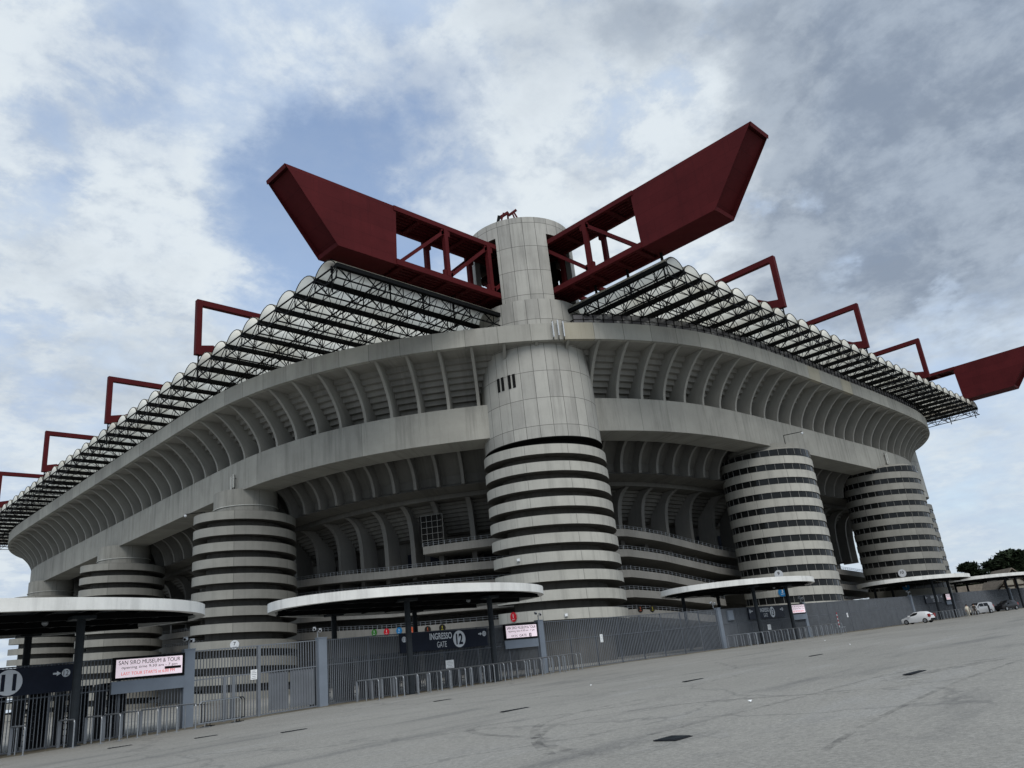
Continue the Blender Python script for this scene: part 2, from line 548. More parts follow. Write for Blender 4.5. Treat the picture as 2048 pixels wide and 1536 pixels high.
    def disc(s, c, nrm, r, n=28, mi=0, thick=0.03):
        c, nn = Vector(c), Vector(nrm).normalized()
        x = nn.cross(Vector((0, 0, 1)))
        x = x.normalized() if x.length > 1e-4 else Vector((1, 0, 0))
        y = x.cross(nn)
        F = [c + nn * thick + (x * math.cos(2 * math.pi * i / n) + y * math.sin(2 * math.pi * i / n)) * r for i in range(n)]
        Bk = [p - nn * thick for p in F]
        s.face(F, None, mi)
        s.face(Bk[::-1], None, mi)
        for i in range(n):
            j = (i + 1) % n
            s.face([Bk[i], Bk[j], F[j], F[i]], None, mi)

    def build(s, name, mat, parent=None, smooth=False, merge=False):
        me = bpy.data.meshes.new(name)
        off = Vector(parent_world(parent)) if parent else Vector((0, 0, 0))
        vv = np.array(s.v, dtype=np.float64).reshape(-1, 3) - np.array(off)
        me.from_pydata(vv.tolist(), [], s.f)
        ul = me.uv_layers.new(name='UVMap')
        flat = [c for f in s.uv for c in f]
        ul.data.foreach_set('uv', np.array(flat, dtype=np.float32).ravel())
        mats = mat if isinstance(mat, (list, tuple)) else [mat]
        for mm in mats:
            me.materials.append(M[mm] if isinstance(mm, str) else mm)
        if len(mats) > 1:
            me.polygons.foreach_set('material_index', s.mi)
        if smooth or merge:
            import bmesh
            bm_ = bmesh.new(); bm_.from_mesh(me)
            bmesh.ops.remove_doubles(bm_, verts=bm_.verts, dist=0.0005)
            bm_.normal_update()
            for f in bm_.faces:
                f.smooth = smooth
            bm_.to_mesh(me); bm_.free()
        o = bpy.data.objects.new(name, me)
        COL.objects.link(o)
        if parent:
            o.parent = parent
        if smooth and hasattr(me, 'set_sharp_from_angle'):
            me.set_sharp_from_angle(angle=R(35))
        return o


def parent_world(p):
    v = Vector((0, 0, 0))
    while p:
        v += p.location
        p = p.parent
    return v


def thing(name, label, cat, loc=(0, 0, 0), group=None):
    o = bpy.data.objects.new(name, None)
    o.empty_display_size = 0.3
    COL.objects.link(o)
    o.location = loc
    o['label'] = label
    o['category'] = cat
    if group:
        o['group'] = group
    return o


def tag(o, label, cat, group=None):
    o['label'] = label
    o['category'] = cat
    if group:
        o['group'] = group
    return o


def part(name, parent):
    o = bpy.data.objects.new(name, None)
    o.empty_display_size = 0.2
    COL.objects.link(o)
    o.parent = parent
    return o


def copy_tree(o, parent=None):
    c = o.copy()
    COL.objects.link(c)
    if parent:
        c.parent = parent
    for ch in list(o.children):
        copy_tree(ch, c)
    return c


FONT_CACHE = {}


def text_mesh(mb, body, origin, width=None, height=None, xdir=(1, 0, 0), ydir=(0, 0, 1), mi=0, lift=0.0, align='L', depth=0.0, bold=0.0):
    """flat lettering, fitted to a width x height box; origin = lower left (or centre) of the box"""
    key = (body, bold)
    if key not in FONT_CACHE:
        cu = bpy.data.curves.new('lettering', 'FONT')
        cu.body = body
        cu.offset = bold
        ob = bpy.data.objects.new('lettering', cu)
        COL.objects.link(ob)
        dg = bpy.context.evaluated_depsgraph_get()
        me = bpy.data.meshes.new_from_object(ob.evaluated_get(dg))
        vs = [tuple(v.co) for v in me.vertices]
        fs = [tuple(p.vertices) for p in me.polygons]
        bpy.data.objects.remove(ob); bpy.data.curves.remove(cu); bpy.data.meshes.remove(me)
        FONT_CACHE[key] = (vs, fs)
    vs, fs = FONT_CACHE[key]
    xs = [v[0] for v in vs]; ys = [v[1] for v in vs]
    x0, x1, y0, y1 = min(xs), max(xs), min(ys), max(ys)
    sy = height / (y1 - y0)
    sx = width / (x1 - x0) if width else sy
    o, X, Y = Vector(origin), Vector(xdir), Vector(ydir)
    nn = X.cross(Y).normalized()
    cxo = -(x0 + x1) / 2 if align == 'C' else -x0
    cyo = -(y0 + y1) / 2 if align == 'C' else -y0
    P = [o + nn * lift + X * ((v[0] + cxo) * sx) + Y * ((v[1] + cyo) * sy) for v in vs]
    for f in fs:
        mb.face([P[i] for i in f], None, mi)


def G(x):
    """height of the gently rising forecourt"""
    return float(np.interp(x, [-400, -70, -60, -51, -43.5, -36, -19, 5, 46, 97, 140, 800], [0, 0.0, .08, .16, .25, .38, .56, .64, .72, .95, 1.1, 1.1]))


# ------------------------------------------------------------------ ground
mb = MB()
xs = [-2500, -800, -300, -150, -100, -80] + list(np.linspace(-70, 20, 46)) + [30, 46, 60, 80, 97, 120, 140, 250, 500, 1000, 2500]
ys = [-2500, -400, -120, -80, -60, -50, -40, -30, -20, -15, -5, 20, 60, 150, 400, 2500]
for i in range(len(xs) - 1):
    for j in range(len(ys) - 1):
        p = [(xs[i], ys[j]), (xs[i + 1], ys[j]), (xs[i + 1], ys[j + 1]), (xs[i], ys[j + 1])]
        mb.face([(x, y, G(x)) for x, y in p])
g = mb.build('ground', 'asphalt', smooth=True)
g['kind'] = 'structure'
mb = MB()
xs = list(np.linspace(-75, 120, 140))
A = [(x, -16.6 - 0.35 * math.sin(x * 0.7) - 0.3 * math.sin(x * 0.23 + 1) - (0.9 if x > 22 else 0), G(x) + 0.004) for x in xs]
B = [(x, -14.6, G(x) + 0.004) for x in xs]
mb.strip(A, B, xs)
o = mb.build('dusty_verge', 'dirt')
o['kind'] = 'structure'


def gpt(px, py):
    """where a sight line meets the forecourt (used once, to lay out the marks seen on it)"""
    d = pix(px, py)
    z = 0.3
    for _ in range(40):
        t = (z - CAM.z) / d.z
        z = 0.5 * z + 0.5 * G(CAM.x + d.x * t)
    t = (z - CAM.z) / d.z
    return CAM.x + d.x * t, CAM.y + d.y * t


def mark(pts, w, name='tyre_mark'):
    m_ = MB()
    n = 60
    P = []
    for i in range(n + 1):
        u = i / n * (len(pts) - 1)
        k = min(int(u), len(pts) - 2); t = u - k
        p0, p1, p2, p3 = (np.array(pts[max(k - 1, 0)]), np.array(pts[k]), np.array(pts[k + 1]), np.array(pts[min(k + 2, len(pts) - 1)]))
        P.append(.5 * ((2 * p1) + (-p0 + p2) * t + (2 * p0 - 5 * p1 + 4 * p2 - p3) * t * t + (-p0 + 3 * p1 - 3 * p2 + p3) * t ** 3))
    P = np.array(P)
    T = np.gradient(P, axis=0); T /= np.linalg.norm(T, axis=1)[:, None] + 1e-9
    Nn = np.c_[-T[:, 1], T[:, 0]]
    a = [(p[0] + q[0] * w / 2, p[1] + q[1] * w / 2, G(p[0]) + 0.005) for p, q in zip(P, Nn)]
    b = [(p[0] - q[0] * w / 2, p[1] - q[1] * w / 2, G(p[0]) + 0.005) for p, q in zip(P, Nn)]
    m_.strip(a, b)
    o_ = m_.build(name, 'skid')
    o_['kind'] = 'structure'


for pts, w in (([(1290, 1398), (1180, 1420), (1090, 1445), (1070, 1470), (1110, 1495), (1230, 1515)], .22), ([(1700, 1385), (1400, 1405), (1150, 1440), (1075, 1475), (1100, 1510)], .2),
               ([(1330, 1400), (1050, 1440), (950, 1455), (960, 1468), (1100, 1478)], .2), ([(2040, 1320), (1900, 1370), (1750, 1440), (1650, 1500)], .12),
               ([(2046, 1310), (1800, 1345), (1600, 1395), (1300, 1470)], .16), ([(2000, 1318), (1830, 1350), (1780, 1362)], .5)):
    mark([gpt(*p) for p in pts], w)

def pale():
    m, t, b = new_mat('pale_patch')
    b.inputs['Base Color'].default_value = (0.40, 0.39, 0.36, 1); b.inputs['Roughness'].default_value = 0.9
    tc_ = t.nodes.new('ShaderNodeTexCoord'); co = tc_.outputs['Object']
    f, _ = noise_(co, 1.6, 6, 0.7, t)
    tr = t.nodes.new('ShaderNodeBsdfTransparent'); mx_ = t.nodes.new('ShaderNodeMixShader')
    t.links.new(math_('MULTIPLY', smooth_(f, 0.46, 0.66, t), 0.6, t), mx_.inputs[0])
    t.links.new(tr.outputs[0], mx_.inputs[1]); t.links.new(b.outputs[0], mx_.inputs[2])
    t.links.new(mx_.outputs[0], t.nodes['Material Output'].inputs[0])
    return m


M['pale'] = pale()
for (px, py, rx, ry, rz) in ((1290, 1488, 1.1, .45, .5), (1400, 1462, 1.5, .25, .9), (1060, 1352, 1.6, .5, .2), (1800, 1356, 1.8, .4, .6), (700, 1420, 2.0, .5, .8)):
    x, y = gpt(px, py)
    m_ = MB()
    rr = random.Random(px)
    pts = []
    for i in range(26):
        a = 2 * math.pi * i / 26; k = rr.uniform(.75, 1.1)
        u, v = rx * k * math.cos(a), ry * k * math.sin(a)
        X, Y = x + u * math.cos(rz) - v * math.sin(rz), y + u * math.sin(rz) + v * math.cos(rz)
        pts.append((X, Y, G(X) + .006))
    m_.face(pts)
    o = m_.build('pale_stain', 'pale'); o['kind'] = 'structure'

# scraps of litter
rr = random.Random(4)
for (px, py) in ((1182, 1372), (1500, 1405), (560, 1420), (1650, 1282), (1700, 1290)):
    x, y = gpt(px, py)
    m_ = MB(); z = G(x)
    w_ = rr.uniform(.03, .06)
    a = rr.uniform(0, 3)
    q = [(x + w_ * math.cos(a + k * 1.57 + rr.uniform(-.2, .2)), y + w_ * math.sin(a + k * 1.57 + rr.uniform(-.2, .2)), z + .012 + .03 * (k % 2)) for k in range(4)]
    m_.face(q); m_.face([(p[0], p[1], p[2] + .01) for p in q][::-1])
    for k in range(4):
        p0, p1 = q[k], q[(k + 1) % 4]
        m_.face([p0, p1, (p1[0], p1[1], p1[2] + .01), (p0[0], p0[1], p0[2] + .01)])
    tag(m_.build('paper_scrap', 'paper'), 'tiny white scrap of paper lying on the open asphalt', 'paper scrap', 'paper scraps on the asphalt')

# drain grates and gullies in the asphalt
for i, (px, py, lx, ly, lab) in enumerate(((1346, 1478, .5, .42, 'square iron gully grate nearest the camera in the open asphalt'), (1030, 1420, 1.1, .14, 'narrow dark drain slot in the asphalt below the INGRESSO GATE 12 sign'),
                                           (588, 1462, .9, .13, 'dark drain slot in the asphalt in front of the double gate'), (412, 1474, .8, .12, 'small drain slot left of the double gate, below the stacked barriers'),
                                           (240, 1494, .8, .12, 'leftmost drain slot, in the asphalt below the gate 11 hoops'), (885, 1401, .9, .13, 'drain slot in the asphalt right in front of the gate 12 hoop row'),
                                           (1386, 1361, 1.1, .14, 'drain slot in the middle asphalt before the slatted fence'), (1632, 1311, 1.1, .14, 'drain slot in the asphalt beyond the gate 13 hoops'),
                                           (1830, 1346, 1.1, .2, 'drain slot with a dark stain in the asphalt at the right'))):
    x, y = gpt(px, py)
    t = thing('drain_grate', lab, 'drain', (x, y, G(x)))
    m_ = MB()
    m_.box((x, y, G(x) + 0.010), (lx, ly, 0.012))
    m_.build('frame', 'fencedark', t)
    m_ = MB()
    for k in range(7):
        m_.box((x - lx / 2 + lx * (k + .5) / 7, y, G(x) + 0.021), (lx / 14, ly * .86, 0.008))
    m_.build('grille', 'darkgrey', t)

# ------------------------------------------------------------------ plan of the upper ring
near = [(46, -22.85), (32, -22.75), (25, -22.2), (19.3, -21.0), (12.7, -18.7), (6.7, -15.4), (1.5, -11.3), (-1, -9.07), (-3.3, -6.7), (-5.6, -4.2), (-7.4, -1.45), (-10.5, 4.3), (-12.7, 10.5), (-14.0, 17.3), (-14.55, 27.2), (-14.7, 37)]
LA, LB = 140.7, 97.8
pl = [(LA - a, b) for a, b in near][::-1] + [(80, -22.85), (60, -22.85)] + near + [(-14.7, 48.9)] + [(a, LB - b) for a, b in near][::-1]
pl = np.array([(b, a) for a, b in pl], float)


def catmull(P, n=12):
    out = []
    for i in range(len(P) - 1):
        p0, p1, p2, p3 = P[max(i - 1, 0)], P[i], P[i + 1], P[min(i + 2, len(P) - 1)]
        for k in range(n):
            t = k / n
            out.append(.5 * ((2 * p1) + (-p0 + p2) * t + (2 * p0 - 5 * p1 + 4 * p2 - p3) * t * t + (-p0 + 3 * p1 - 3 * p2 + p3) * t ** 3))
    out.append(P[-1])
    return np.array(out)


def resample(P, ds):
    d = np.r_[0, np.cumsum(np.hypot(*np.diff(P, axis=0).T))]
    s = np.linspace(0, d[-1], int(d[-1] / ds) + 1)
    return np.c_[np.interp(s, d, P[:, 0]), np.interp(s, d, P[:, 1])]


FP = resample(catmull(pl), 0.8)
for _ in range(40):
    Q = FP.copy(); Q[1:-1] = (FP[:-2] + 2 * FP[1:-1] + FP[2:]) / 4; FP = Q
FS = np.r_[0, np.cumsum(np.hypot(*np.diff(FP, axis=0).T))]
FT = np.gradient(FP, axis=0); FT /= np.hypot(*FT.T)[:, None]
FN = np.c_[FT[:, 1], -FT[:, 0]]
k0 = np.argmin(np.hypot(FP[:, 1] - 60, FP[:, 0] + 22.85))
if FN[k0, 0] < 0:
    FN = -FN


def off(n, z):
    return [(p[0] + q[0] * n, p[1] + q[1] * n, z) for p, q in zip(FP, FN)]


def at(s, n, z):
    x, y = np.interp(s, FS, FP[:, 0]), np.interp(s, FS, FP[:, 1])
    nx, ny = np.interp(s, FS, FN[:, 0]), np.interp(s, FS, FN[:, 1])
    return Vector((x + nx * n, y + ny * n, z))


def tang(s):
    return Vector((np.interp(s, FS, FT[:, 0]), np.interp(s, FS, FT[:, 1]), 0)).normalized()


SU = list(FS)
S8 = FS[np.argmin(np.hypot(FP[:, 0] + 5, FP[:, 1] + 5))]

stadium = thing('stadium', 'huge concrete stadium with ribbed flaring upper ring and dark red roof girders', 'stadium', (0, 0, 0))


def sweep(prof, name, mat, parent=stadium, closed=True, s0=None, s1=None):
    """prof: list of (n, z), closed loop, swept along the ring"""
    m_ = MB()
    sel = [i for i in range(len(FP)) if (s0 is None or FS[i] >= s0) and (s1 is None or FS[i] <= s1)]
    L_ = 0
    pr_ = prof + [prof[0]] if closed else prof
    for (n0, z0), (n1, z1) in zip(pr_[:-1], pr_[1:]):
        a, b = off(n0, z0), off(n1, z1)
        d = math.hypot(n1 - n0, z1 - z0)
        m_.strip([a[i] for i in sel], [b[i] for i in sel], [SU[i] for i in sel], L_, L_ + d)
        L_ += d
    return m_.build(name, mat, parent)


ZF0, ZF1, ZB0, ZB1, EB = 31.7, 33.55, 23.1, 26.7, 4.2
sweep([(0, ZF0), (0, ZF1), (0.5, ZF1), (0.5, ZF0)], 'parapet', 'fascia')
sweep([(EB, ZB0), (EB, ZB1), (EB + 0.6, ZB1), (EB + 0.6, ZB0 + .6), (EB + 3.8, ZB0 + .6), (EB + 3.8, ZB0)], 'ring_beam', 'beam')
# stepped underside of the upper stand
prof = [(0.5, ZF0 - .02)]
n, z = 2.9, ZF0 - 0.02
prof.append((n, z))
NST = 8
for i in range(NST):
    z -= (ZF0 - 27.5) / NST
    prof.append((n + 0.06, z + 0.20)); prof.append((n + .02, z))
    n += 0.55
    prof.append((n, z))
prof += [(n + .05, 24.2), (n + 0.9, 24.2), (n + .9, ZF0 + 0.4), (.52, ZF0 + 0.4)]
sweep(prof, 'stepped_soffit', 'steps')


def bez(p0, p1, p2, p3, n=12):
    o_ = []
    for i in range(n + 1):
        t = i / n
        o_.append(tuple((1 - t) ** 3 * p0[k] + 3 * (1 - t) ** 2 * t * p1[k] + 3 * (1 - t) * t * t * p2[k] + t ** 3 * p3[k] for k in range(2)))
    return o_


def rib(outer, inner, s, w, name, mat, parent=stadium):
    """upright plate following a curve (n, z) outside and another inside"""
    m_ = MB()
    t = tang(s) * (w / 2)
    O = [at(s, *p) for p in outer]; I = [at(s, *p) for p in inner]
    ln = 0
    for i in range(len(O) - 1):
        d = (O[i + 1] - O[i]).length
        m_.face([O[i] - t, O[i] + t, O[i + 1] + t, O[i + 1] - t], [(s, ln), (s + w, ln), (s + w, ln + d), (s, ln + d)])
        m_.face([O[i] + t, I[i] + t, I[i + 1] + t, O[i + 1] + t], [(s, ln), (s + 1, ln), (s + 1, ln + d), (s, ln + d)])
        m_.face([O[i] - t, O[i + 1] - t, I[i + 1] - t, I[i] - t], [(s, ln), (s, ln + d), (s + 1, ln + d), (s + 1, ln)])
        ln += d
    m_.face([O[0] - t, I[0] - t, I[0] + t, O[0] + t])
    m_.face([O[-1] - t, O[-1] + t, I[-1] + t, I[-1] - t])
    return m_.build(name, mat, parent)


RO = bez((0.12, ZF0 - .03), (1.45, ZF0 - .35), (EB + .05, 28.7), (EB + 0.03, ZB1 - .02), 14)
RI = [(3.0 + (7.5 - 3.0) * i / 14, ZF0 - .0 + (ZB1 + .1 - ZF0) * i / 14) for i in range(15)]
RIBS = [218.95 + 3.36 * k for k in range(-56, 39)]
RIBS = [s for s in RIBS if 22 < s < FS[-1] - 16]
for s in RIBS:
    rib(RO, RI, s, 0.31, 'rib', 'rib')

# underside of the stand behind the ring beam: smaller ribs, sloping slab and ledge
n0 = EB + 3.8
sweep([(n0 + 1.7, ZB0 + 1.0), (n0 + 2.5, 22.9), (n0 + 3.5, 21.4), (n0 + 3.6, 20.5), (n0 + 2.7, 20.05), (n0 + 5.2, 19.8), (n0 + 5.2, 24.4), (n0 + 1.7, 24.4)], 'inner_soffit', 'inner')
sweep([(n0 - .1, ZB0 + .62), (n0 + 1.9, ZB0 + .9), (n0 + 1.9, ZB0 + 1.1), (n0 - .1, ZB0 + .8)], 'beam_deck', 'inner')
LO = bez((n0 + .02, ZB0 + .3), (n0 + 1.4, ZB0 - .1), (n0 + 2.25, 21.6), (n0 + 2.3, 20.1), 9)
LI = bez((n0 + 1.8, ZB0 + .9), (n0 + 2.8, ZB0 - .1), (n0 + 3.7, 21.6), (n0 + 3.7, 20.1), 9)
for s in [q for q in RIBS if 120 < q < 330]:
    rib(LO, LI, s, 0.34, 'small_rib', 'inner_rib')

sweep([(n0 + 4.2, 21.2), (26.0, 21.0), (26.0, 21.6), (n0 + 4.2, 21.8)], 'stand_slab', 'inner')
sweep([(25.4, 16), (26.0, 16), (26.0, 21.2), (25.4, 21.2)], 'stand_wall', 'inner')
# old second ring: curb, curved pillars, stepped underside, back wall
sweep([(13.6, 19.35), (13.6, 20.0), (16.2, 20.0), (16.2, 19.35)], 'second_ring_curb', 'inner')
prof = []
n, z = 15.7, 19.3
for i in range(8):
    prof += [(n, z), (n + .08, z - .26)]
    n += 0.42; z -= 0.40
    prof += [(n, z + .14)]
prof += [(n + .2, z), (n + 1.2, z), (n + 1.2, 19.3)]
sweep(prof, 'second_ring_soffit', 'inner')
PO = bez((13.75, 19.3), (15.9, 18.6), (16.2, 17.6), (16.2, 11.2), 14)
PI = bez((15.9, 19.3), (18.2, 18.6), (18.6, 17.0), (18.6, 11.2), 14)
PS = [s for s in np.arange(100, 300, 5.6)]
for s in PS:
    rib(PO, PI, s, 0.55, 'pillar', 'inner_rib')
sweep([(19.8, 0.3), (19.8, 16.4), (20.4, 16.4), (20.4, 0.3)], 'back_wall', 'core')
for s in np.arange(130.8, 280, 5.6):
    m_ = MB()
    a, b = at(s - 1.9, 19.65, 13.0), at(s + 1.2, 19.65, 13.0)
    zt = 14.9 + 0.3 * math.sin(s)
    m_.face([a, b, b + Vector((0, 0, zt - 13.0)), a + Vector((0, 0, zt - 13.0))])
    m_.build('blue_panel', 'blueglass', stadium)


def gallery(pts, name='gallery', rail=True, hgt=0.82, nn=14.0, depth=5.9, railh=0.42):
    """parapet of a sloping gallery: pts = (s, z of the parapet top)"""
    s0, s1 = pts[0][0], pts[-1][0]
    ss = np.linspace(s0, s1, int((s1 - s0) / 0.9) + 2)
    zz = np.interp(ss, [p[0] for p in pts], [p[1] for p in pts])
    m_ = MB()
    P = lambda n_, dz_: [tuple(at(s, n_, z + dz_)) for s, z in zip(ss, zz)]
    for (na, za), (nb_, zb_) in (((nn, -hgt), (nn, 0)), ((nn, 0), (nn + .18, 0)), ((nn + .18, 0), (nn + .18, -hgt + .25)), ((nn + .18, -hgt + .25), (nn + depth, -hgt + .25)), ((nn + depth, -hgt), (nn, -hgt))):
        m_.strip(P(na, za), P(nb_, zb_), list(ss), za, zb_)
    for i in (0, -1):
        m_.face([at(ss[i], nn, zz[i] - hgt), at(ss[i], nn, zz[i]), at(ss[i], nn + .18, zz[i]), at(ss[i], nn + .18, zz[i] - hgt)])
    o_ = m_.build(name, 'inner2' if 'inner2' in M else 'inner', stadium)
    if rail:
        r_ = MB()
        for dz_ in (railh * .5, railh):
            r_.path(P(nn + .09, dz_), 0.025, 4)
        for s, z in zip(ss, zz):
            r_.tube(at(s, nn + .09, z), at(s, nn + .09, z + railh), 0.022, 4)
        r_.build('railing', 'galv', o_)
    return o_


M['inner2'] = concrete('gallery_concrete', (0.27, 0.262, 0.24), None, 0.35)
SL, SR = S8 - 6.5, S8 + 6.5
gallery([(S8 - 17.5, 14.30), (S8 + 2, 14.35)], nn=13.2, depth=6.7)
for z0 in (11.95, 9.95, 7.75, 5.75):
    gallery([(118, z0 + 3.2), (S8 - 45, z0 + 1.5), (S8 - 25, z0 + .45), (S8 - 5, z0)])
for z0 in (14.45, 12.15, 9.85, 7.65, 5.55):
    gallery([(S8 + 1, z0), (S8 + 16, z0 - .05), (S8 + 24, z0 - .75), (S8 + 36, z0 - 2.3), (S8 + 60, z0 - 4.2), (S8 + 95, z0 - 6.0)] if z0 > 9 else [(S8 + 1, z0), (S8 + 16, z0 - .05), (S8 + 24, z0 - .6), (S8 + 36, z0 - 1.7)])
m_ = MB()
m_.box(((LB) / 2, 70, 8.2), (LB - 10, 116, 15.6)); m_.build('bowl_core', 'core', stadium)
# iron cage by the balcony
m_ = MB()
ca, cb_ = at(S8 - 17.6, 13.3, 14.3), at(S8 - 14.0, 13.3, 14.3)
for k in range(5):
    p = ca.lerp(cb_, k / 4); m_.tube(p, p + Vector((0, 0, 3.4)), 0.03, 4)
for k in range(6):
    h = Vector((0, 0, 3.4 * k / 5)); m_.tube(ca + h, cb_ + h, 0.03, 4)
m_.build('iron_cage', 'mullion', stadium)
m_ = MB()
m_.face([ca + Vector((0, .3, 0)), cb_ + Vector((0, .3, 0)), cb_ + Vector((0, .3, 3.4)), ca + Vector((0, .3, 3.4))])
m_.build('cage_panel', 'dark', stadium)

# ------------------------------------------------------------------ mesh fence on the parapet of the short side
scr = part('parapet_screen', stadium)
S0, S1 = S8 + 4.3, FS[-1] - 22
ss = np.arange(S0, S1, 1.12)
m_ = MB(); f_ = MB()
for i, s in enumerate(ss):
    p = at(s, 0.25, ZF1 - .25)
    m_.tube(p, p + Vector((0, 0, 1.35)), 0.045, 4)
for dz_, r_ in ((0.30, .03), (0.72, .03), (1.33, .05)):
    m_.path([at(s, .25, ZF1 - .25 + dz_) for s in ss], r_, 4)
m_.build('screen_frame', 'black', scr)
A = [at(s, .31, ZF1 - .1) for s in ss]; B = [at(s, .31, ZF1 + 1.05) for s in ss]
f_.strip(A, B)
f_.build('wire_mesh', 'mesh', scr)

# ------------------------------------------------------------------ roof
roof = part('roof', stadium)
ZC, ZL = 35.8, 34.5       # springing chord, lower chord


def arc_pts(n=10, h=1.0, w=3.5):
    # shallow arch from 0 to w
    r = (w * w / 4 + h * h) / (2 * h)
    th_ = math.asin(w / 2 / r)
    return [(w / 2 + r * math.sin(-th_ + 2 * th_ * i / n), r * math.cos(-th_ + 2 * th_ * i / n) - (r - h)) for i in range(n + 1)]


def vault_field(axis, c0, c1_fn, pitch, lines, e0):
    """axis 'x': vaults run along x (long side); 'y': along y (short side). lines = coordinates of the springings, e0 = outer edge"""
    def P(u, v, z):       # u along the vault, v across
        return (u, v, z) if axis == 'x' else (v, u, z)
    for k, v0 in enumerate(lines):
        e1 = c1_fn(v0)
        L_ = e1 - e0
        nseg = max(2, int(L_ / 1.45))
        us = [e0 + L_ * i / nseg for i in range(nseg + 1)]
        # truss under the springing line
        t = MB()
        t.beam(P(e0, v0, ZC - .12), P(e1, v0, ZC - .12), 0.40, 0.40)
        t.beam(P(e0, v0, ZL), P(e1, v0, ZL), 0.11, 0.11)
        for i in range(0, nseg - 1, 2):
            a, b, c = us[i], us[i + 1], us[min(i + 2, nseg)]
            t.beam(P(a, v0, ZC - .2), P(b, v0, ZL), 0.07, 0.07); t.beam(P(b, v0, ZL), P(c, v0, ZC - .2), 0.07, 0.07)
            if i % 4 == 0:
                t.beam(P(b, v0, ZC - .2), P(b, v0, ZL), 0.07, 0.07)
        t.build('truss', 'black', roof)
        if k == len(lines) - 1:
            break
        ar = arc_pts(8, 1.02, pitch)
        vm = MB()
        A_ = [P(e0, v0 + x, ZC + z) for x, z in ar]
        B_ = [P(e1, v0 + x, ZC + z) for x, z in ar]
        vm.strip(A_, B_)
        vo = vm.build('vault', 'vault', roof, smooth=True)
        h_ = MB()
        for i, u in enumerate(us):
            pts = [P(u, v0 + x, ZC + z - .05) for x, z in ar]
            h_.path(pts, 0.036 if i else 0.045, 4)
        # cross members: diagonal lattice between this truss and the next, and stays up to the vault
        for i in range(1, nseg, 2):
            u = us[i]
            h_.beam(P(u, v0, ZL), P(u, v0 + pitch, ZL), 0.06, 0.06)
            mid = v0 + pitch / 2
            h_.beam(P(u, v0, ZL), P(u, mid, ZC + .95), 0.05, 0.05); h_.beam(P(u, v0 + pitch, ZL), P(u, mid, ZC + .95), 0.05, 0.05)
            if i + 2 <= nseg:
                h_.beam(P(u, v0, ZL), P(us[i + 2], v0 + pitch, ZL), 0.045, 0.045)
                h_.beam(P(us[i + 1], v0 + pitch, ZC - .1), P(u, v0, ZC - .1), 0.05, 0.05)
        h_.build('arch_frame', 'black', roof)
    # deeper cross trusses parallel to the facade
    c_ = MB()
    k = 0
    span = [l for l in lines]
    for u in np.arange(e0 + .02, e0 + 30, 5.2):
        sp = [v for v in span if c1_fn(v) > u]
        for a, b in zip(sp[:-1], sp[1:]):
            m2 = (a + b) / 2
            c_.beam(P(u, a, ZC - .1), P(u, b, ZC - .1), 0.11, 0.11)
            c_.beam(P(u, a, ZL - .05), P(u, b, ZL - .05), 0.10, 0.10)
            c_.beam(P(u, a, ZC - .1), P(u, m2, ZL - .05), 0.07, 0.07); c_.beam(P(u, m2, ZL - .05), P(u, b, ZC - .1), 0.07, 0.07)
            c_.beam(P(u, a, ZC - .1), P(u, a, ZL - .05), 0.08, 0.08)
    c_.build('cross_truss', 'black', roof)


PW = 28.15 / 8
linesW = [26.9 + PW * k for k in range(-8, 33)]
vault_field('x', None, lambda v: 34.0, PW, linesW, -25.6)
PSs = 24.45 / 8
linesS = [PSs * k - 0.0 for k in range(0, 33)]
vault_field('y', None, lambda v: -1.6 if v < 36 else 30.0, PSs, linesS, -18.5)

# red frames that stand on the roof and hold its outer edge
def bracket(axis, v, e0):
    """frame in the vertical plane v=const, from the outer edge e0 inwards"""
    def P(u, z):
        return (u, v, z) if axis == 'x' else (v, u, z)
    b = part('roof_bracket', stadium)
    m1 = MB()
    m1.beam(P(e0, 37.2), P(e0, 43.27), 0.62, 0.62); m1.build('post', 'red', b)
    m1 = MB()
    m1.beam(P(e0 - .31, 43.6), P(0, 43.6), 0.62, 0.66); m1.build('top_beam', 'red', b)
    m1 = MB()
    kx = e0 + (10.4 if axis == 'x' else 8.6)
    m1.beam(P(e0 + .2, 37.55), P(kx, 42.7), 0.36, 0.36)
    m1.build('brace', 'red', b)
    w = 0.30
    ga, gb = MB(), MB()
    for s in (-w, w):
        def Q(u, z):
            return (u, v + s, z) if axis == 'x' else (v + s, u, z)
        ga.face([Q(e0 + .31, 37.15), Q(e0 + 1.9, 37.9), Q(e0 + 1.7, 38.6), Q(e0 + .31, 38.3)])
        gb.face([Q(kx - 1.1, 43.3), Q(kx + 1.4, 43.3), Q(kx + 1.2, 42.4), Q(kx - .9, 42.2)])
    gb.box(P(kx + .2, 42.8), (1.9, .56, 1.0) if axis == 'x' else (.56, 1.9, 1.0)); ga.box(P(e0 + .9, 37.9), (1.4, .56, .8) if axis == 'x' else (.56, 1.4, .8))
    ga.build('gusset', 'red', b); gb.build('gusset', 'red', b)
    m1 = MB()
    m1.tube(P(e0 + .1, 37.2), P(e0 + .1, 34.2), 0.09, 6); m1.build('hanger', 'black', b)


for i in range(4):
    bracket('x', 26.9 + 28.15 * i, -25.6)
for i in range(3):
    bracket('y', 24.35 + 24.45 * i, -18.5)

GW, GZ0, GZ1 = 1.63, 37.5, 43.9


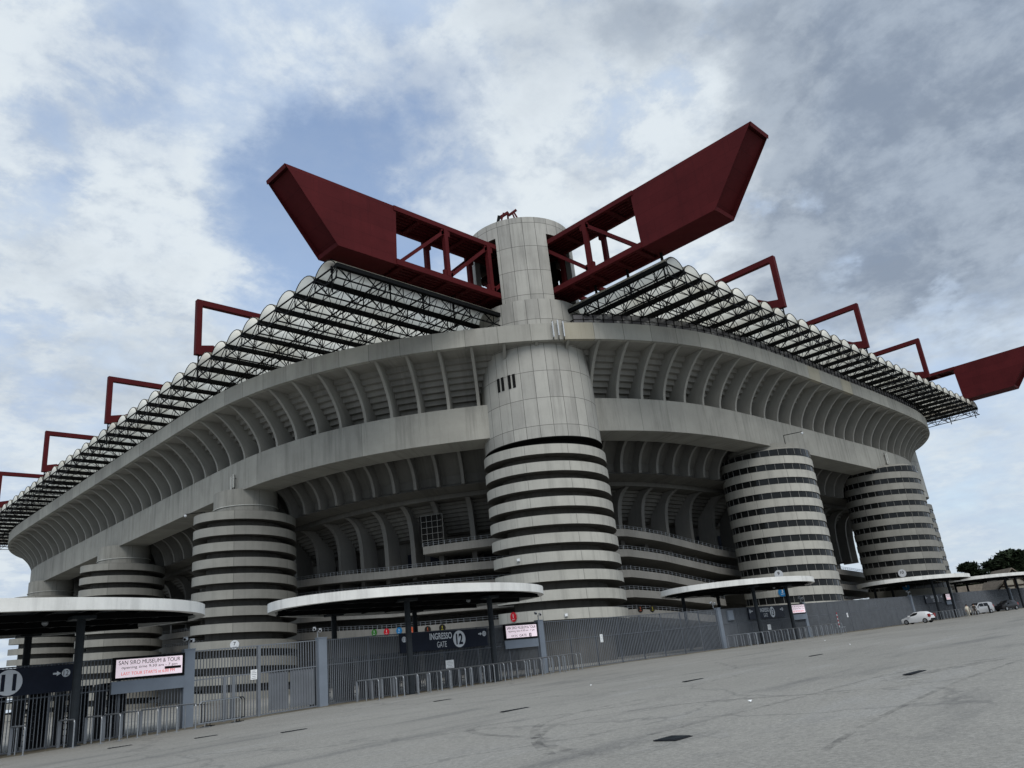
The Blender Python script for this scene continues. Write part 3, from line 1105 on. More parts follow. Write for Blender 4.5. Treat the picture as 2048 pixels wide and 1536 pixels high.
def girder(axis, v, e_top, e_bot, e_panel, length):
    """box girder along an axis: closed plated end outside the corner tower, open truss inside"""
    def P(u, s, z):
        return (u, v + s, z) if axis == 'x' else (v + s, u, z)
    gd = part('roof_girder', stadium)
    w = GW
    # plated end: side plates, slanted end recessed between flanges, top and bottom
    m1 = MB()
    for s in (-w, w):
        m1.face([P(e_top, s, GZ1), P(e_panel, s, GZ1), P(e_panel - .25, s, GZ0), P(e_bot, s, GZ0)])
        si = s * 0.985
        m1.face([P(e_top, si, GZ1), P(e_panel, si, GZ1), P(e_panel - .25, si, GZ0), P(e_bot, si, GZ0)])
    m1.face([P(e_top, -w, GZ1 - .0), P(e_top, w, GZ1 - .0), P(e_panel, w, GZ1), P(e_panel, -w, GZ1)])
    m1.face([P(e_bot, -w, GZ0), P(e_bot, w, GZ0), P(e_panel - .25, w, GZ0), P(e_panel - .25, -w, GZ0)])
    m1.face([P(e_top + .5, -w, GZ1 - .3), P(e_top + .5, w, GZ1 - .3), P(e_bot + .5, w, GZ0 + .3), P(e_bot + .5, -w, GZ0 + .3)])
    m1.face([P(e_top, -w, GZ1), P(e_top, w, GZ1), P(e_top + .1, w, GZ1 - .38), P(e_top + .1, -w, GZ1 - .38)])
    m1.face([P(e_bot - .1, -w, GZ0 + .36), P(e_bot - .1, w, GZ0 + .36), P(e_bot, w, GZ0), P(e_bot, -w, GZ0)])
    m1.build('plated_end', 'redplate', gd)
    m1 = MB()
    for s in (-w, w):
        for z, h in ((GZ1 - .26, .52), (GZ0 + .3, .6)):
            m1.beam(P(e_panel - .3, s * .94, z), P(length, s * .94, z), 0.40, h)
    m1.build('chord', 'red', gd)
    # open bays
    bay = 5.95
    us = [e_panel + .2 + bay * i for i in range(0, 5)]
    for i, u in enumerate(us):
        for s in (-w, w):
            if i:
                q = MB()
                q.beam(P(u, s * .93, GZ0 + .6), P(u, s * .93, GZ1 - .52), 0.46, 0.46, (0, 0, 1))
                q.box(P(u, s * .93, GZ1 - .85), (1.1, .30, .66) if axis == 'x' else (.30, 1.1, .66))
                q.box(P(u, s * .93, GZ0 + .93), (1.1, .30, .66) if axis == 'x' else (.30, 1.1, .66))
                q.build('post', 'red', gd)
            if i + 1 < len(us):
                q = MB()
                q.beam(P(u + .1, s * .93, GZ0 + .55), P(us[i + 1], s * .93, GZ1 - .6), 0.30, 0.34)
                q.build('brace', 'red', gd)
        if i < 3:
            for z in (GZ1 - .3, GZ0 + .25):
                for uu in (u + .3, u + bay / 2):
                    q = MB(); q.beam(P(uu, -w * .8, z - .1), P(uu, w * .8, z - .1), 0.5, 0.2); q.build('cross_beam', 'red', gd)
    for z in (GZ1 - .16, GZ0 + .36):
        for s in (-1.02, -.51, 0, .51, 1.02):
            q = MB(); q.beam(P(e_panel, s, z), P(6.0, s, z), 0.34, 0.16); q.build('deck_plank', 'red', gd)
    m1 = MB()
    for z in (GZ1 - .05, GZ0 + .50):
        m1.beam(P(e_panel, 0, z), P(-1.0, 0, z), w * 1.75, .03)
    m1.build('deck_sheet', 'red', gd)
    for u in ((e_bot + .9, -18.2, -14.2, -10.2) if axis == 'x' else (-17.6, -13.4, -9.2)):
        m1 = MB()
        m1.tube(P(u, .9, GZ0 + .1), P(u, .9, 36.2), 0.14, 6)
        m1.tube(P(u, .9, 36.2), P(u, .9, 34.2), 0.08, 6)
        m1.build('hanger', 'black', gd)


girder('x', 0.0, -30.7, -25.55, -18.9, LB + 25)         # along the short side, end to the left
girder('y', 0.0, -30.3, -25.3, -16.9, LA + 25)          # along the long side, end to the right
girder('y', LB, -30.3, -25.3, -16.9, LA + 25)           # far corner
girder('x', LA, -30.7, -25.55, -18.9, LB + 25)

# ------------------------------------------------------------------ towers
BETA = math.atan2(CAM.y, CAM.x)


def tower(name, label, x, y, r_band, r_core, ztops, pitch_, hb, kind, band='band', z_ground=0.3):
    t = thing(name, label, 'tower', (x, y, 0), 'ramp towers round the stadium')
    phi_v = math.atan2(CAM.y - y, CAM.x - x)
    core = MB()
    core.cyl(x, y, r_core, z_ground, ztops[0], n=48)
    core.build('core', 'core', t, smooth=True)
    for k, z0 in enumerate(ztops):
        b = MB()
        n = 96
        a0 = phi_v - math.pi
        an = [a0 + 2 * math.pi * i / n for i in range(n + 1)]
        zs = [z0 - pitch_ * (a - phi_v) / (2 * math.pi) for a in an]
        def ringp(r, dz_):
            return [(x + r * math.cos(a), y + r * math.sin(a), z + dz_) for a, z in zip(an, zs)]
        u = [a * r_band for a in an]
        ri = r_band - 0.18
        b.strip(ringp(r_band, -hb), ringp(r_band, 0), u, -hb, 0)
        b.strip(ringp(r_band, 0), ringp(ri, 0), u, 0, .18)
        b.strip(ringp(ri, 0), ringp(ri, -hb + .22), u, 0, 1)
        b.strip(ringp(ri, -hb + .22), ringp(r_core - .05, -hb + .22), u, 0, 1)
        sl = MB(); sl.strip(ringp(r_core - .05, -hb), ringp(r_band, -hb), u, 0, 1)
        for i in (0, -1):
            p = [ringp(r_band, -hb)[i], ringp(r_band, 0)[i], ringp(ri, 0)[i], ringp(ri, -hb)[i]]
            b.face(p)
        bo = b.build('ramp', band, t, smooth=True)
        sl.build('underside', 'core', bo, smooth=True)  # darker than the ramp: shade below it put into the colour
        if kind == 'glazed':
            gl, mu = MB(), MB()
            rg = r_band - 0.12
            hh = pitch_ - hb
            gl.strip(ringp(rg, -hb - hh), ringp(rg, -hb), u)
            for i in range(0, n, 3):
                a = an[i]
                p = Vector((x + (rg + .02) * math.cos(a), y + (rg + .02) * math.sin(a), zs[i] - hb))
                gl.tube(p, p - Vector((0, 0, hh)), 0.035, 4, mi=1)
            gl.build('window_band', ['glass', 'mullion'], t)
    return t


T8Z = [21.0 - 1.72 * k for k in range(10)]
tw = tower('ramp_tower', 'tall near corner tower of panelled concrete with ten open spiral ramps', 0, 0, 6.35, 4.7, T8Z, 1.72, 0.95, 'open', 'bandlight')
# panelled shaft with four slots for the girders
m_ = MB()
RS = 5.95
ZS0, ZSA, ZSB, ZST = 21.75, 36.75, 44.65, 46.6
RL = 6.12
m_.cyl(0, 0, RL, ZS0, 24, n=96)
m_.cyl(0, 0, RL, 24, ZSA, n=96, r1=RS)
m_.cyl(0, 0, RS, ZSB, ZST, n=96)
hw = math.asin(1.78 / RS)
for q in range(4):
    c0 = q * math.pi / 2
    m_.cyl(0, 0, RS, ZSA, ZSB, c0 + hw, c0 + math.pi / 2 - hw, 20)
m_.build('shaft', 'shaft', tw, smooth=True)
m_ = MB()
m_.cyl(0, 0, RS - .55, ZS0, ZSA, n=64); m_.cyl(0, 0, RS - .55, ZSB, ZST, n=64)
m_.annulus(0, 0, RS - .55, RL, ZS0); m_.annulus(0, 0, RS - .55, RS, ZST); m_.annulus(0, 0, 0.3, RS, ZSA + .01); m_.annulus(0, 0, .3, RS, ZSB - .01); m_.annulus(0, 0, 0.3, RS - .5, ZST - .3)
for q in range(4):
    c0 = q * math.pi / 2
    m_.cyl(0, 0, RS - .6, ZSA, ZSB, c0 + hw, c0 + math.pi / 2 - hw, 20)
    for sgn in (-1, 1):
        a = c0 + sgn * hw
        ci, si = math.cos(a), math.sin(a)
        m_.face([(RS * ci, RS * si, ZSA), ((RS - .6) * ci, (RS - .6) * si, ZSA), ((RS - .6) * ci, (RS - .6) * si, ZSB), (RS * ci, RS * si, ZSB)])
    # near-black block added to stand in for the shade inside the slots
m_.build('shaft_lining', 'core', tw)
m_ = MB()
m_.box((0, 0, 40.5), (5.6, 5.6, 8.0)); m_.build('slot_shade_block', 'dark', tw)
m_ = MB()
for bx, ay in ((-5.99, -.38), (-5.93, -.91), (-5.75, -1.70), (-5.59, -2.18)):
    m_ = MB()
    ang = math.atan2(ay, bx)
    m_.box((6.08 * math.cos(ang), 6.08 * math.sin(ang), 28.05), (0.1, 0.30, 1.45), ang)
    m_.build('slit_window', 'dark', tw)
m_ = MB()
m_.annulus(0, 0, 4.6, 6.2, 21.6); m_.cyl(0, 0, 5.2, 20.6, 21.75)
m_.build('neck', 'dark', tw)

Z7 = [20.35 - 1.725 * k for k in range(12)]


def side_tower(label, x, y, kind, rb=5.7, extra=0.0, band='band'):
    z = [v + extra for v in Z7]
    z = [v for v in z if v > 0.8]
    t = tower('ramp_tower', label, x, y, rb, rb - 1.5 if kind == 'open' else rb - .8, z, 1.725, 0.97, kind, band)
    m_ = MB()
    if kind == 'open':
        m_.cyl(x, y, 3.6, z[0] - .5, 23.3, n=48); m_.annulus(x, y, 3.0, rb, z[0] - .35)
        m_.build('neck', 'beam', t, smooth=True)
        m_ = MB()
        for i in range(24):
            a0 = 2 * math.pi * i / 24; a1 = 2 * math.pi * (i + 1) / 24
            m_.tube((x + 3.68 * math.cos(a0), y + 3.68 * math.sin(a0), 21.35), (x + 3.68 * math.cos(a1), y + 3.68 * math.sin(a1), 21.35), .06, 5)
        m_.build('pipe_ring', 'cream', t)
    else:
        m_.cyl(x, y, rb - .12, z[0] - .2, z[0] + .75, n=64)
        for i in range(32):
            a = 2 * math.pi * i / 32
            p = Vector((x + (rb - .1) * math.cos(a), y + (rb - .1) * math.sin(a), z[0]))
            m_.tube(p, p + Vector((0, 0, .75)), 0.035, 4, mi=1)
        m_.build('window_band', ['glass', 'mullion'], t)
        m_ = MB()
        m_.cyl(x, y, rb - .15, z[0] + .75, z[0] + 1.15, n=64, r1=rb - .9); m_.annulus(x, y, 1, rb - .9, z[0] + 1.15)
        m_.cyl(x, y, rb - .9, z[0] + .9, 23.4, n=48)
        m_.build('cap', 'beam', t, smooth=True)
    return t


side_tower('open ramp tower marked 7, behind the double gate, second largest in view', -16.5, 33.3, 'open')
side_tower('open ramp tower half hidden behind the gate 11 canopy, left of tower 7', -16.8, 71.2, 'open')
side_tower('leftmost and farthest open ramp tower, cut by the left edge', -16.5, 107.4, 'open')
side_tower('glazed ramp tower marked 9 with dark window bands, right of the corner tower', 33.9, -7.35, 'glazed', extra=1.35, band='bandlight')
side_tower('glazed ramp tower marked 10 with dark window bands, behind the white car', 68.9, -8.6, 'glazed', extra=2.2)
for (x, y, lab) in ((LB, 0, 'far right corner tower, glazed ramps under a plain shaft, half hidden by tower 10'), (0, LA, 'far left corner tower hidden behind the ring, red girder end above')):
    z = [21.0 - 1.72 * k for k in range(12) if 21.0 - 1.72 * k > .8]
    t = tower('ramp_tower', lab, x, y, 6.2, 5.3, z, 1.72, .95, 'glazed')
    m_ = MB()
    m_.cyl(x, y, 6.1, 22.0, 36.4, n=64, r1=5.95); m_.cyl(x, y, 5.95, 44.75, 46.6, n=64); m_.annulus(x, y, .5, 6.1, 22.0)
    for q in range(4):
        m_.cyl(x, y, 5.95, 36.4, 44.75, q * math.pi / 2 + hw, (q + 1) * math.pi / 2 - hw, 14)
    m_.annulus(x, y, .3, 5.95, 46.5); m_.annulus(x, y, .3, 5.95, 36.4)
    m_.build('shaft', 'shaft', t, smooth=True)

# ------------------------------------------------------------------ gate line along y = -15
YF = -15.0
HF = 3.3


def bars_run(x0, x1, mat, pitch_=0.135, depth=0.06, w=0.022, y=YF, z0=0.08, z1=HF, name='bar_panel', parent=None):
    m_ = MB()
    n = int(round((x1 - x0) / pitch_))
    for i in range(n + 1):
        x = x0 + (x1 - x0) * i / n
        gz = G(x)
        m_.box((x, y, gz + (z0 + z1) / 2), (w, depth, z1 - z0))
    return m_.build(name, mat, parent)


def rails_run(x0, x1, mat, zs_, parent, y=YF, w=0.045, h=0.05, name='rail'):
    n = max(1, int((x1 - x0) / 3))
    for z_ in zs_:
        m_ = MB()
        for i in range(n):
            a, b = x0 + (x1 - x0) * i / n, x0 + (x1 - x0) * (i + 1) / n
            m_.beam((a, y, G(a) + z_), (b, y, G(b) + z_), w, h)
        m_.build(name, mat, parent, merge=True)


def fence_section(x0, x1, label, dark=False, posts=2.6, solid=0.0, cat='fence', name='bar_fence', pitch_=0.135, backing=False):
    t = thing(name, label, cat, ((x0 + x1) / 2, YF, G((x0 + x1) / 2)))
    bars_run(x0, x1, 'fence', pitch_, parent=t)
    rails_run(x0, x1, 'railpaint', (0.06, 2.0, HF - .03), t)
    n = max(1, int((x1 - x0) / posts))
    for i in range(n + 1):
        x = x0 + (x1 - x0) * i / n
        m_ = MB(); m_.box((x, YF + .02, G(x) + HF / 2), (.07, .09, HF)); m_.build('post', 'railpaint', t)
    return t


PIL = [(-60.3, 'gate pillar left of the 11 sign'), (-43.4, 'grey-blue gate pillar beside the big tour screen, left of the double gate'), (-36.3, 'grey-blue pillar between the double gate and the gate 12 fence'),
       (-19.4, 'grey-blue pillar right of the small tour screen at gate 12'), (3.5, 'grey-blue pillar at the left end of the gate 13 fence'), (19.85, 'grey-blue pillar right of the gate 13 screen'),
       (50.2, 'distant grey pillar behind the white car'), (66.3, 'distant grey pillar right of the gate 14 screen'), (96.5, 'farthest grey pillar beyond the dark off-road car')]
for x, lab in PIL:
    t = thing('gate_pillar', lab, 'pillar', (x, YF, G(x)), 'pillars of the gate line')
    m_ = MB(); m_.box((x, YF - .02, G(x) + (HF + .08) / 2), (.50, .34, HF + .08)); m_.build('shaft', 'pillar', t)
    m_ = MB(); m_.box((x, YF - .02, G(x) + HF + .105), (.54, .38, .05)); m_.build('cap', 'pillar', t)

fence_section(-60.0, -43.7, 'dense bar fence carrying the 11 sign and the big tour screen', pitch_=0.14)
fence_section(-36.0, -19.7, 'dense bar fence carrying the INGRESSO GATE 12 sign', pitch_=0.12)
fence_section(-19.1, 3.2, 'light grey slatted fence between gate 12 and gate 13', pitch_=0.20, posts=2.75)
fence_section(3.8, 19.6, 'dark grey fence carrying the gate 13 sign', pitch_=0.12)
fence_section(20.1, 49.9, 'long grey fence between gate 13 and the white car', pitch_=0.12)
fence_section(50.5, 66.0, 'distant fence carrying the gate 14 sign', pitch_=0.12)
fence_section(66.6, 96.2, 'distant grey fence behind the silver van and off-road car', pitch_=0.12)
fence_section(96.8, 150, 'farthest grey fence running out of frame at the right edge', pitch_=0.16)

# the double gate
gt = thing('double_gate', 'wide double gate of grey bars with a white notice, in front of tower 7', 'gate', (-39.85, YF, G(-39.85)))
bars_run(-43.1, -39.95, 'fence', 0.15, parent=gt, name='gate_leaf')
bars_run(-39.75, -36.6, 'fence', 0.15, parent=gt, name='gate_leaf')
rails_run(-43.1, -36.6, 'fence', (0.06, 2.0, HF), gt)
m_ = MB(); m_.box((-39.85, YF - .02, G(-39.85) + HF / 2), (.14, .12, HF)); m_.build('meeting_post', 'fence', gt)
m_ = MB(); m_.box((-41.6, YF, G(-41.6) + 1.0), (.16, .09, 2.0)); m_.box((-41.15, YF, G(-41.2) + 1.0), (.16, .09, 2.0)); m_.build('wicket_post', 'fence', gt)
m_ = MB(); m_.box((-38.75, YF + .05, G(-38.7) + 1.05), (1.0, .03, 1.75)); m_.box((-37.4, YF + .05, G(-37.4) + 1.05), (1.35, .03, 1.75)); m_.build('sheet_panel', 'fence', gt)


def notice(x, z, w, h, lab, lines=5):
    t = thing('paper_notice', lab, 'notice', (x, YF - .06, z))
    m_ = MB(); m_.box((x, YF - .06, z), (w, .012, h)); m_.build('sheet', 'paper', t)
    m_ = MB()
    for i in range(lines):
        m_.box((x, YF - .072, z + h * .36 - h * .72 * i / (lines - 1)), (w * (.72 if i % 3 else .5), .004, h * .035))
    m_.build('print', 'fence', t)


notice(-40.13, G(-40) + 1.95, .34, .46, 'white paper notice on the left leaf of the double gate')
notice(-27.55, G(-27.5) + 1.3, .64, .46, 'wide white notice under the INGRESSO GATE 12 sign')
notice(12.05, G(12) + 1.36, .62, .48, 'white notice on the fence under the gate 13 sign')
notice(30.0, G(30) + 1.75, .34, .46, 'small white notice on the long fence right of gate 13')
notice(-13.0, G(-13) + 1.85, .30, .55, 'small white notice on the slatted fence between gates 12 and 13')

t = thing('electric_cabinet', 'flat grey square box on the fence just right of the pillar before gate 13', 'box', (5.3, YF - .12, G(5.3) + 2.7))
m_ = MB(); m_.box((5.3, YF - .12, G(5.3) + 2.7), (.95, .16, .85)); m_.build('case', 'pillar', t)
m_ = MB(); m_.box((5.3, YF - .21, G(5.3) + 2.7), (.82, .02, .72)); m_.box((5.6, YF - .225, G(5.3) + 2.7), (.04, .02, .12)); m_.build('door', 'pillar', t)

# turnstile boxes behind the gates: dark louvred units seen through the bars
for gx, num in ((-51.8, '11'), (-27.9, '12'), (11.8, '13'), (58.3, '14')):
    for i in range(9):
        x = gx - 7.2 + i * 1.62
        t = thing('turnstile', 'dark full-height turnstile behind the bars of the gate line', 'turnstile', (x, YF + 1.6, G(x)), 'turnstiles behind the gate bars')
        m_ = MB(); m_.box((x - .62, YF + 1.6, G(x) + 1.15), (.12, 1.2, 2.3)); m_.box((x - .1, YF + 1.6, G(x) + 2.25), (1.2, 1.2, .1)); m_.build('cage_frame', 'fencedark', t)
        m_ = MB()
        m_.tube((x, YF + 1.6, G(x)), (x, YF + 1.6, G(x) + 2.2), .06, 6)
        for k in range(8):
            for q in range(3):
                a = q * 2.09 + .4
                z_ = G(x) + .35 + k * .24
                m_.tube((x, YF + 1.6, z_), (x + .5 * math.cos(a), YF + 1.6 + .5 * math.sin(a), z_), .022, 4)
        m_.build('rotor', 'fencedark', t)
        m_ = MB(); m_.box((x + .4, YF + 2.5, G(x) + 1.1), (.8, .08, 2.2)); m_.build('back_panel', 'fencedark', t)


def arrow(mb, x, z, sgn, y, s=.16):
    mb.face([(x + sgn * s, y, z), (x, y, z + s * .62), (x, y, z + s * .22), (x - sgn * s * .9, y, z + s * .22), (x - sgn * s * .9, y, z - s * .22), (x, y, z - s * .22), (x, y, z - s * .62)])


def gate_sign(x0, num, prev, nxt, lab):
    w, h = 6.8, 1.06
    zc = G(x0 + 3.4) + 2.70
    y = YF - .22
    t = thing('gate_sign', lab, 'sign', (x0 + w / 2, y, zc), 'navy gate name signs')
    m_ = MB(); m_.box((x0 + w / 2, y, zc), (w, .10, h)); m_.build('board', 'navy', t)
    yf = y - .056
    L_ = MB()
    text_mesh(L_, 'INGRESSO', (x0 + 2.15, yf, zc + .06), 1.72, .37, bold=.02)
    text_mesh(L_, 'GATE', (x0 + 2.68, yf, zc - .40), .74, .33)
    arrow(L_, x0 + .62, zc + .20, -1, yf)
    arrow(L_, x0 + w - .62, zc + .20, 1, yf)
    L_.build('lettering', 'signwhite', t)
    for dx, dz_, r_ in ((4.45, 0, .49), (.27, .20, .16), (w - .27, .20, .16)):
        D = MB(); D.disc((x0 + dx, yf + .012, zc + dz_), (0, -1, 0), r_, 36, thick=.012); D.build('number_disc', 'signwhite', t)
    B_ = MB()
    text_mesh(B_, num, (x0 + 4.45, yf - .004, zc), .54, .64, align='C', bold=.035)
    text_mesh(B_, prev, (x0 + .27, yf - .004, zc + .20), .19, .20, align='C')
    text_mesh(B_, nxt, (x0 + w - .27, yf - .004, zc + .20), .19, .20, align='C')
    B_.build('number', 'navy', t)
    # brackets to the fence
    m_ = MB()
    for k in (.1, .5, .9):
        m_.box((x0 + w * k, YF - .12, zc), (.06, .16, .9))
    m_.build('bracket', 'fence', t)


gate_sign(-55.2, '11', '10', '12', 'navy sign with a big white 11, cut by the left edge')
gate_sign(-31.28, '12', '11', '13', 'navy sign reading INGRESSO GATE 12 in the middle of the gate line')
gate_sign(8.38, '13', '12', '14', 'navy INGRESSO GATE sign with a white 13, half behind a black post')
gate_sign(54.9, '14', '13', '15', 'distant dark gate sign with 14, above the barriers at the far right')


def screen(x0, x1, lines, lab, panel=True):
    xc = (x0 + x1) / 2; w = x1 - x0
    gz = G(xc)
    zc = gz + 2.80
    y = YF - .24
    t = thing('information_screen', lab, 'screen', (xc, y, zc), 'tour information screens')
    m_ = MB(); m_.box((xc, y, zc), (w + .24, .14, .96)); m_.build('case', 'black', t)
    m_ = MB(); m_.box((xc, y - .076, zc), (w, .012, .76)); m_.build('display', 'led', t)
    k, r = MB(), MB()
    for body, cx, zz, ww, hh, red in lines:
        tgt = r if red else k
        text_mesh(tgt, body, (xc + cx * w, y - .085, zc + zz), ww * w, hh, align='C')
    if 'GATE 8' in lab:
        k.box((xc + .27 * w, y - .086, zc - .26), (.20, .004, .22))
    k.build('lettering', 'letterblack', t)
    if r.f:
        r.build('red_lettering', 'letterred', t)
    if panel:
        m_ = MB(); m_.box((xc, y + .02, zc - .77), (w + .24, .08, .52)); m_.build('panel', 'pillar', t)
    return t, xc, zc, y


T1 = [('SAN SIRO MUSEUM & TOUR', 0, .24, .93, .17, False), ('opening time 9:30 am - 7 pm', .0, .02, .84, .15, False), ('LAST TOUR STARTS at 6:00 PM', -.02, -.22, .80, .13, True)]
t, xc, zc, y = screen(-46.7, -43.8, T1, 'largest lit tour screen reading SAN SIRO MUSEUM & TOUR, left of the double gate')
m_ = MB(); m_.box((xc + 1.02, y - .09, zc - .10), (.74, .006, .11)); m_.build('dead_pixels', 'letterblack', t)
T2 = [('SAN SIRO MUSEUM & TOUR', 0, .24, .95, .17, False), ('opening time 9:30 am - 7 pm', 0, .02, .86, .15, False), ('<<<<', -.25, -.26, .20, .15, False), ('GATE', .03, -.26, .24, .15, False)]
t, xc, zc, y = screen(-22.85, -20.0, T2, 'lit tour screen with arrows and GATE 8, right of the gate 12 sign')
m_ = MB(); text_mesh(m_, '8', (xc + .27 * 2.85, y - .094, zc - .26), .10, .16, align='C'); m_.build('white_number', 'led', t)
screen(16.72, 19.6, T1, 'lit tour screen behind a black post at gate 13')
screen(63.1, 65.9, T2[:2] + T1[2:], 'small far lit screen at gate 14, left of the distant pillar')

# ------------------------------------------------------------------ canopies
def canopy(xc, lab, rb=9.5, ra=6.3, yc=-13.3, posts=True):
    gz = G(xc)
    t = thing('entrance_canopy', lab, 'canopy', (xc, yc, gz), 'white-rimmed canopies over the gates')
    zt, zb = gz + 5.5, gz + 5.02
    n = 96
    an = [2 * math.pi * i / n for i in range(n + 1)]
    E = lambda k, z: [(xc + rb * k * math.sin(a), yc + ra * k * math.cos(a), z) for a in an]
    u = [a * 8 for a in an]
    m_ = MB()
    m_.strip(E(1, zb), E(1, zt), u, zb, zt); m_.strip(E(1, zt), E(.955, zt), u, 0, .4); m_.strip(E(.955, zt), E(.955, zb + .02), u, 0, .4); m_.strip(E(.955, zb), E(1, zb), u, 0, .4)
    m_.build('rim', 'rimwhite', t, smooth=True)
    m_ = MB()
    m_.strip(E(.955, zt - .12), E(.02, zt - .10), u); m_.build('roof_deck', 'darkgrey', t)
    m_ = MB()
    for k in np.linspace(-.8, .8, 9):
        ha = ra * .95 * math.sqrt(1 - k * k)
        m_.beam((xc + rb * k * .95, yc - ha, zt - .28), (xc + rb * k * .95, yc + ha, zt - .28), .10, .22)
    for k in (-.45, 0.0, .5):
        hb_ = rb * .95 * math.sqrt(1 - k * k)
        m_.beam((xc - hb_, yc + ra * k, zt - .42), (xc + hb_, yc + ra * k, zt - .42), .14, .28)
    m_.build('roof_beam', 'black', t)
    for dx, dy in ((-3.2, -3.2), (3.2, -3.2), (-3.2, 4.4), (3.2, 4.4)):
        m_ = MB()
        x = xc + dx
        m_.tube((x, yc + dy, G(x)), (x, yc + dy, zt - .5), .17, 12)
        m_.box((x, yc + dy, zt - .52), (.9, .9, .14))
        m_.box((x, yc + dy, G(x) + .02), (.5, .5, .04))
        m_.build('post', 'darkgrey', t)
    # loose cables and lamps under the deck
    m_ = MB()
    for k in range(1):
        x0 = xc - 1 + k * 2.7
        pts = [(x0 + .22 * i, yc - 1.5 + k * .4, zb - .02 - .25 * math.sin(math.pi * i / 8)) for i in range(9)]
        m_.path(pts, .012, 4)
    m_.build('cable', 'black', t)
    m_ = MB()
    m_.tube((xc + 2.0, yc - 2.6, zt - .4), (xc + 2.0, yc - 2.6, zb - .05), .05, 6); m_.sphere((xc + 2.0, yc - 2.6, zb - .12), .13, 10, 6)
    m_.build('lamp', 'galv', t)


canopy(-51.8, 'oval white-rimmed canopy on black posts over gate 11, cut by the left edge')
canopy(-28.4, 'oval white-rimmed canopy on black posts over gate 12, in the middle')
canopy(10.9, 'oval white-rimmed canopy over gate 13, in front of tower 9')
canopy(58.3, 'long thin canopy over gate 14, in front of tower 10', rb=12)
canopy(93.0, 'farthest canopy, cut by the right edge in front of the trees', rb=13)

# ------------------------------------------------------------------ hoop rails in front of the gates
ORD = ['first', 'second', 'third', 'fourth', 'fifth', 'sixth', 'seventh', 'eighth', 'ninth', 'tenth', 'eleventh', 'twelfth', 'thirteenth', 'fourteenth', 'fifteenth', 'sixteenth', 'seventeenth', 'eighteenth', 'nineteenth', 'twentieth', 'twenty-first', 'twenty-second', 'twenty-third']


def hoop(x, y0, y1, lab, grp):
    """queue rail at right angles to the fence"""
    gz = G(x)
    t = thing('hoop_rail', lab, 'barrier', (x, (y0 + y1) / 2, gz), grp)
    h = 1.02
    pts = [(x, y0, gz), (x, y0, gz + h - .14)] + [(x, y0 + .14 - .14 * math.cos(a), gz + h - .14 + .14 * math.sin(a)) for a in np.linspace(.3, math.pi / 2, 4)] + [(x, y1 - .05, gz + h)]
    m_ = MB(); m_.path(pts, .03, 8); m_.build('tube', 'galv', t)
    m_ = MB(); m_.box((x, y1, gz + .5), (.11, .09, 1.0)); m_.build('post', 'fence', t)
    m_ = MB(); m_.tube((x, (y0 + y1) / 2 + .15, gz), (x, (y0 + y1) / 2 + .15, gz + h), .025, 6); m_.build('middle_leg', 'galv', t)
    m_ = MB(); m_.disc((x, y0, gz), (0, 0, 1), .12, 12, thick=.012); m_.build('foot', 'galv', t)


xs12 = np.linspace(-34.6, -18.6, 21)
for i, x in enumerate(xs12):
    hoop(x + (.12 if i % 3 == 1 else -.05), -17.75 - (.2 if i % 2 else 0), -15.75, '%s hoop rail from the left in the row below the big INGRESSO sign' % ORD[i], 'hoop rails at gate 12')
for i, x in enumerate([-52.8, -50.6, -48.9, -47.9, -47.2, -46.5, -45.7, -44.9, -44.1]):
    hoop(x, -17.6, -15.75, '%s hoop rail from the left in the row left of the double gate' % ORD[i], 'hoop rails at gate 11')
for i, x in enumerate(np.linspace(3.0, 21.5, 17)):
    hoop(x, -17.9, -15.75, '%s hoop rail from the left in the row by the striped pole' % ORD[i], 'hoop rails at gate 13')
for i, x in enumerate(np.linspace(52, 66, 12)):
    hoop(x, -17.9, -15.75, '%s hoop rail from the left behind the white car' % ORD[i], 'hoop rails at gate 14')


def crowd_barrier(x, y, rz, lab, mat='fencedark', grp=None, w=2.2, h=1.05):
    gz = G(x)
    t = thing('crowd_barrier', lab, 'barrier', (x, y, gz), grp)
    d = Vector((math.cos(rz), math.sin(rz), 0)); c = Vector((x, y, gz)); nrm = Vector((-d.y, d.x, 0))
    m_ = MB()
    a, b = c - d * w / 2, c + d * w / 2
    U = lambda z: Vector((0, 0, z))
    m_.path([a + U(.18), a + U(h - .1), a + d * .1 + U(h), b - d * .1 + U(h), b + U(h - .1), b + U(.18), a + U(.18)], .022, 6)
    m_.build('frame', mat, t)
    m_ = MB()
    n = 14
    for i in range(1, n):
        p = a.lerp(b, i / n); m_.tube(p + U(.18), p + U(h), .01, 4)
    m_.build('upright', mat, t)
    m_ = MB()
    for e in (a + d * .3, b - d * .3):
        m_.beam(e - nrm * .3 + U(.02), e + nrm * .3 + U(.02), .05, .03); m_.tube(e + U(.02), e + U(.2), .02, 4)
    m_.build('foot', mat, t)


for i, (dx, dy, mt, lab) in enumerate(((0, 0, 'galv', 'bright galvanised crowd barrier at the front of the stack by the double gate'), (.25, .35, 'fencedark', 'dark crowd barrier in the middle of the stack by the double gate'), (.55, .7, 'fencedark', 'dark crowd barrier at the back of the stack by the double gate'))):
    crowd_barrier(-43.0 + dx, -17.6 + dy, .25, lab, mt, 'stacked crowd barriers')
for i, (x, y, rz, lab) in enumerate(((69.5, -18.5, .35, 'dark crowd barrier nearest the two walkers at the far right'), (71.5, -18.0, .3, 'dark crowd barrier in front of the silver van'), (73.8, -17.6, .2, 'dark crowd barrier at the rear of the silver van'), (84.0, -17.5, .05, 'grey crowd barrier by the far fence at the right edge'), (86.6, -17.5, .0, 'grey crowd barrier at the right edge, beyond the off-road car'))):
    crowd_barrier(x, y, rz, lab, 'fencedark' if i < 3 else 'galv', 'loose crowd barriers at the far right')

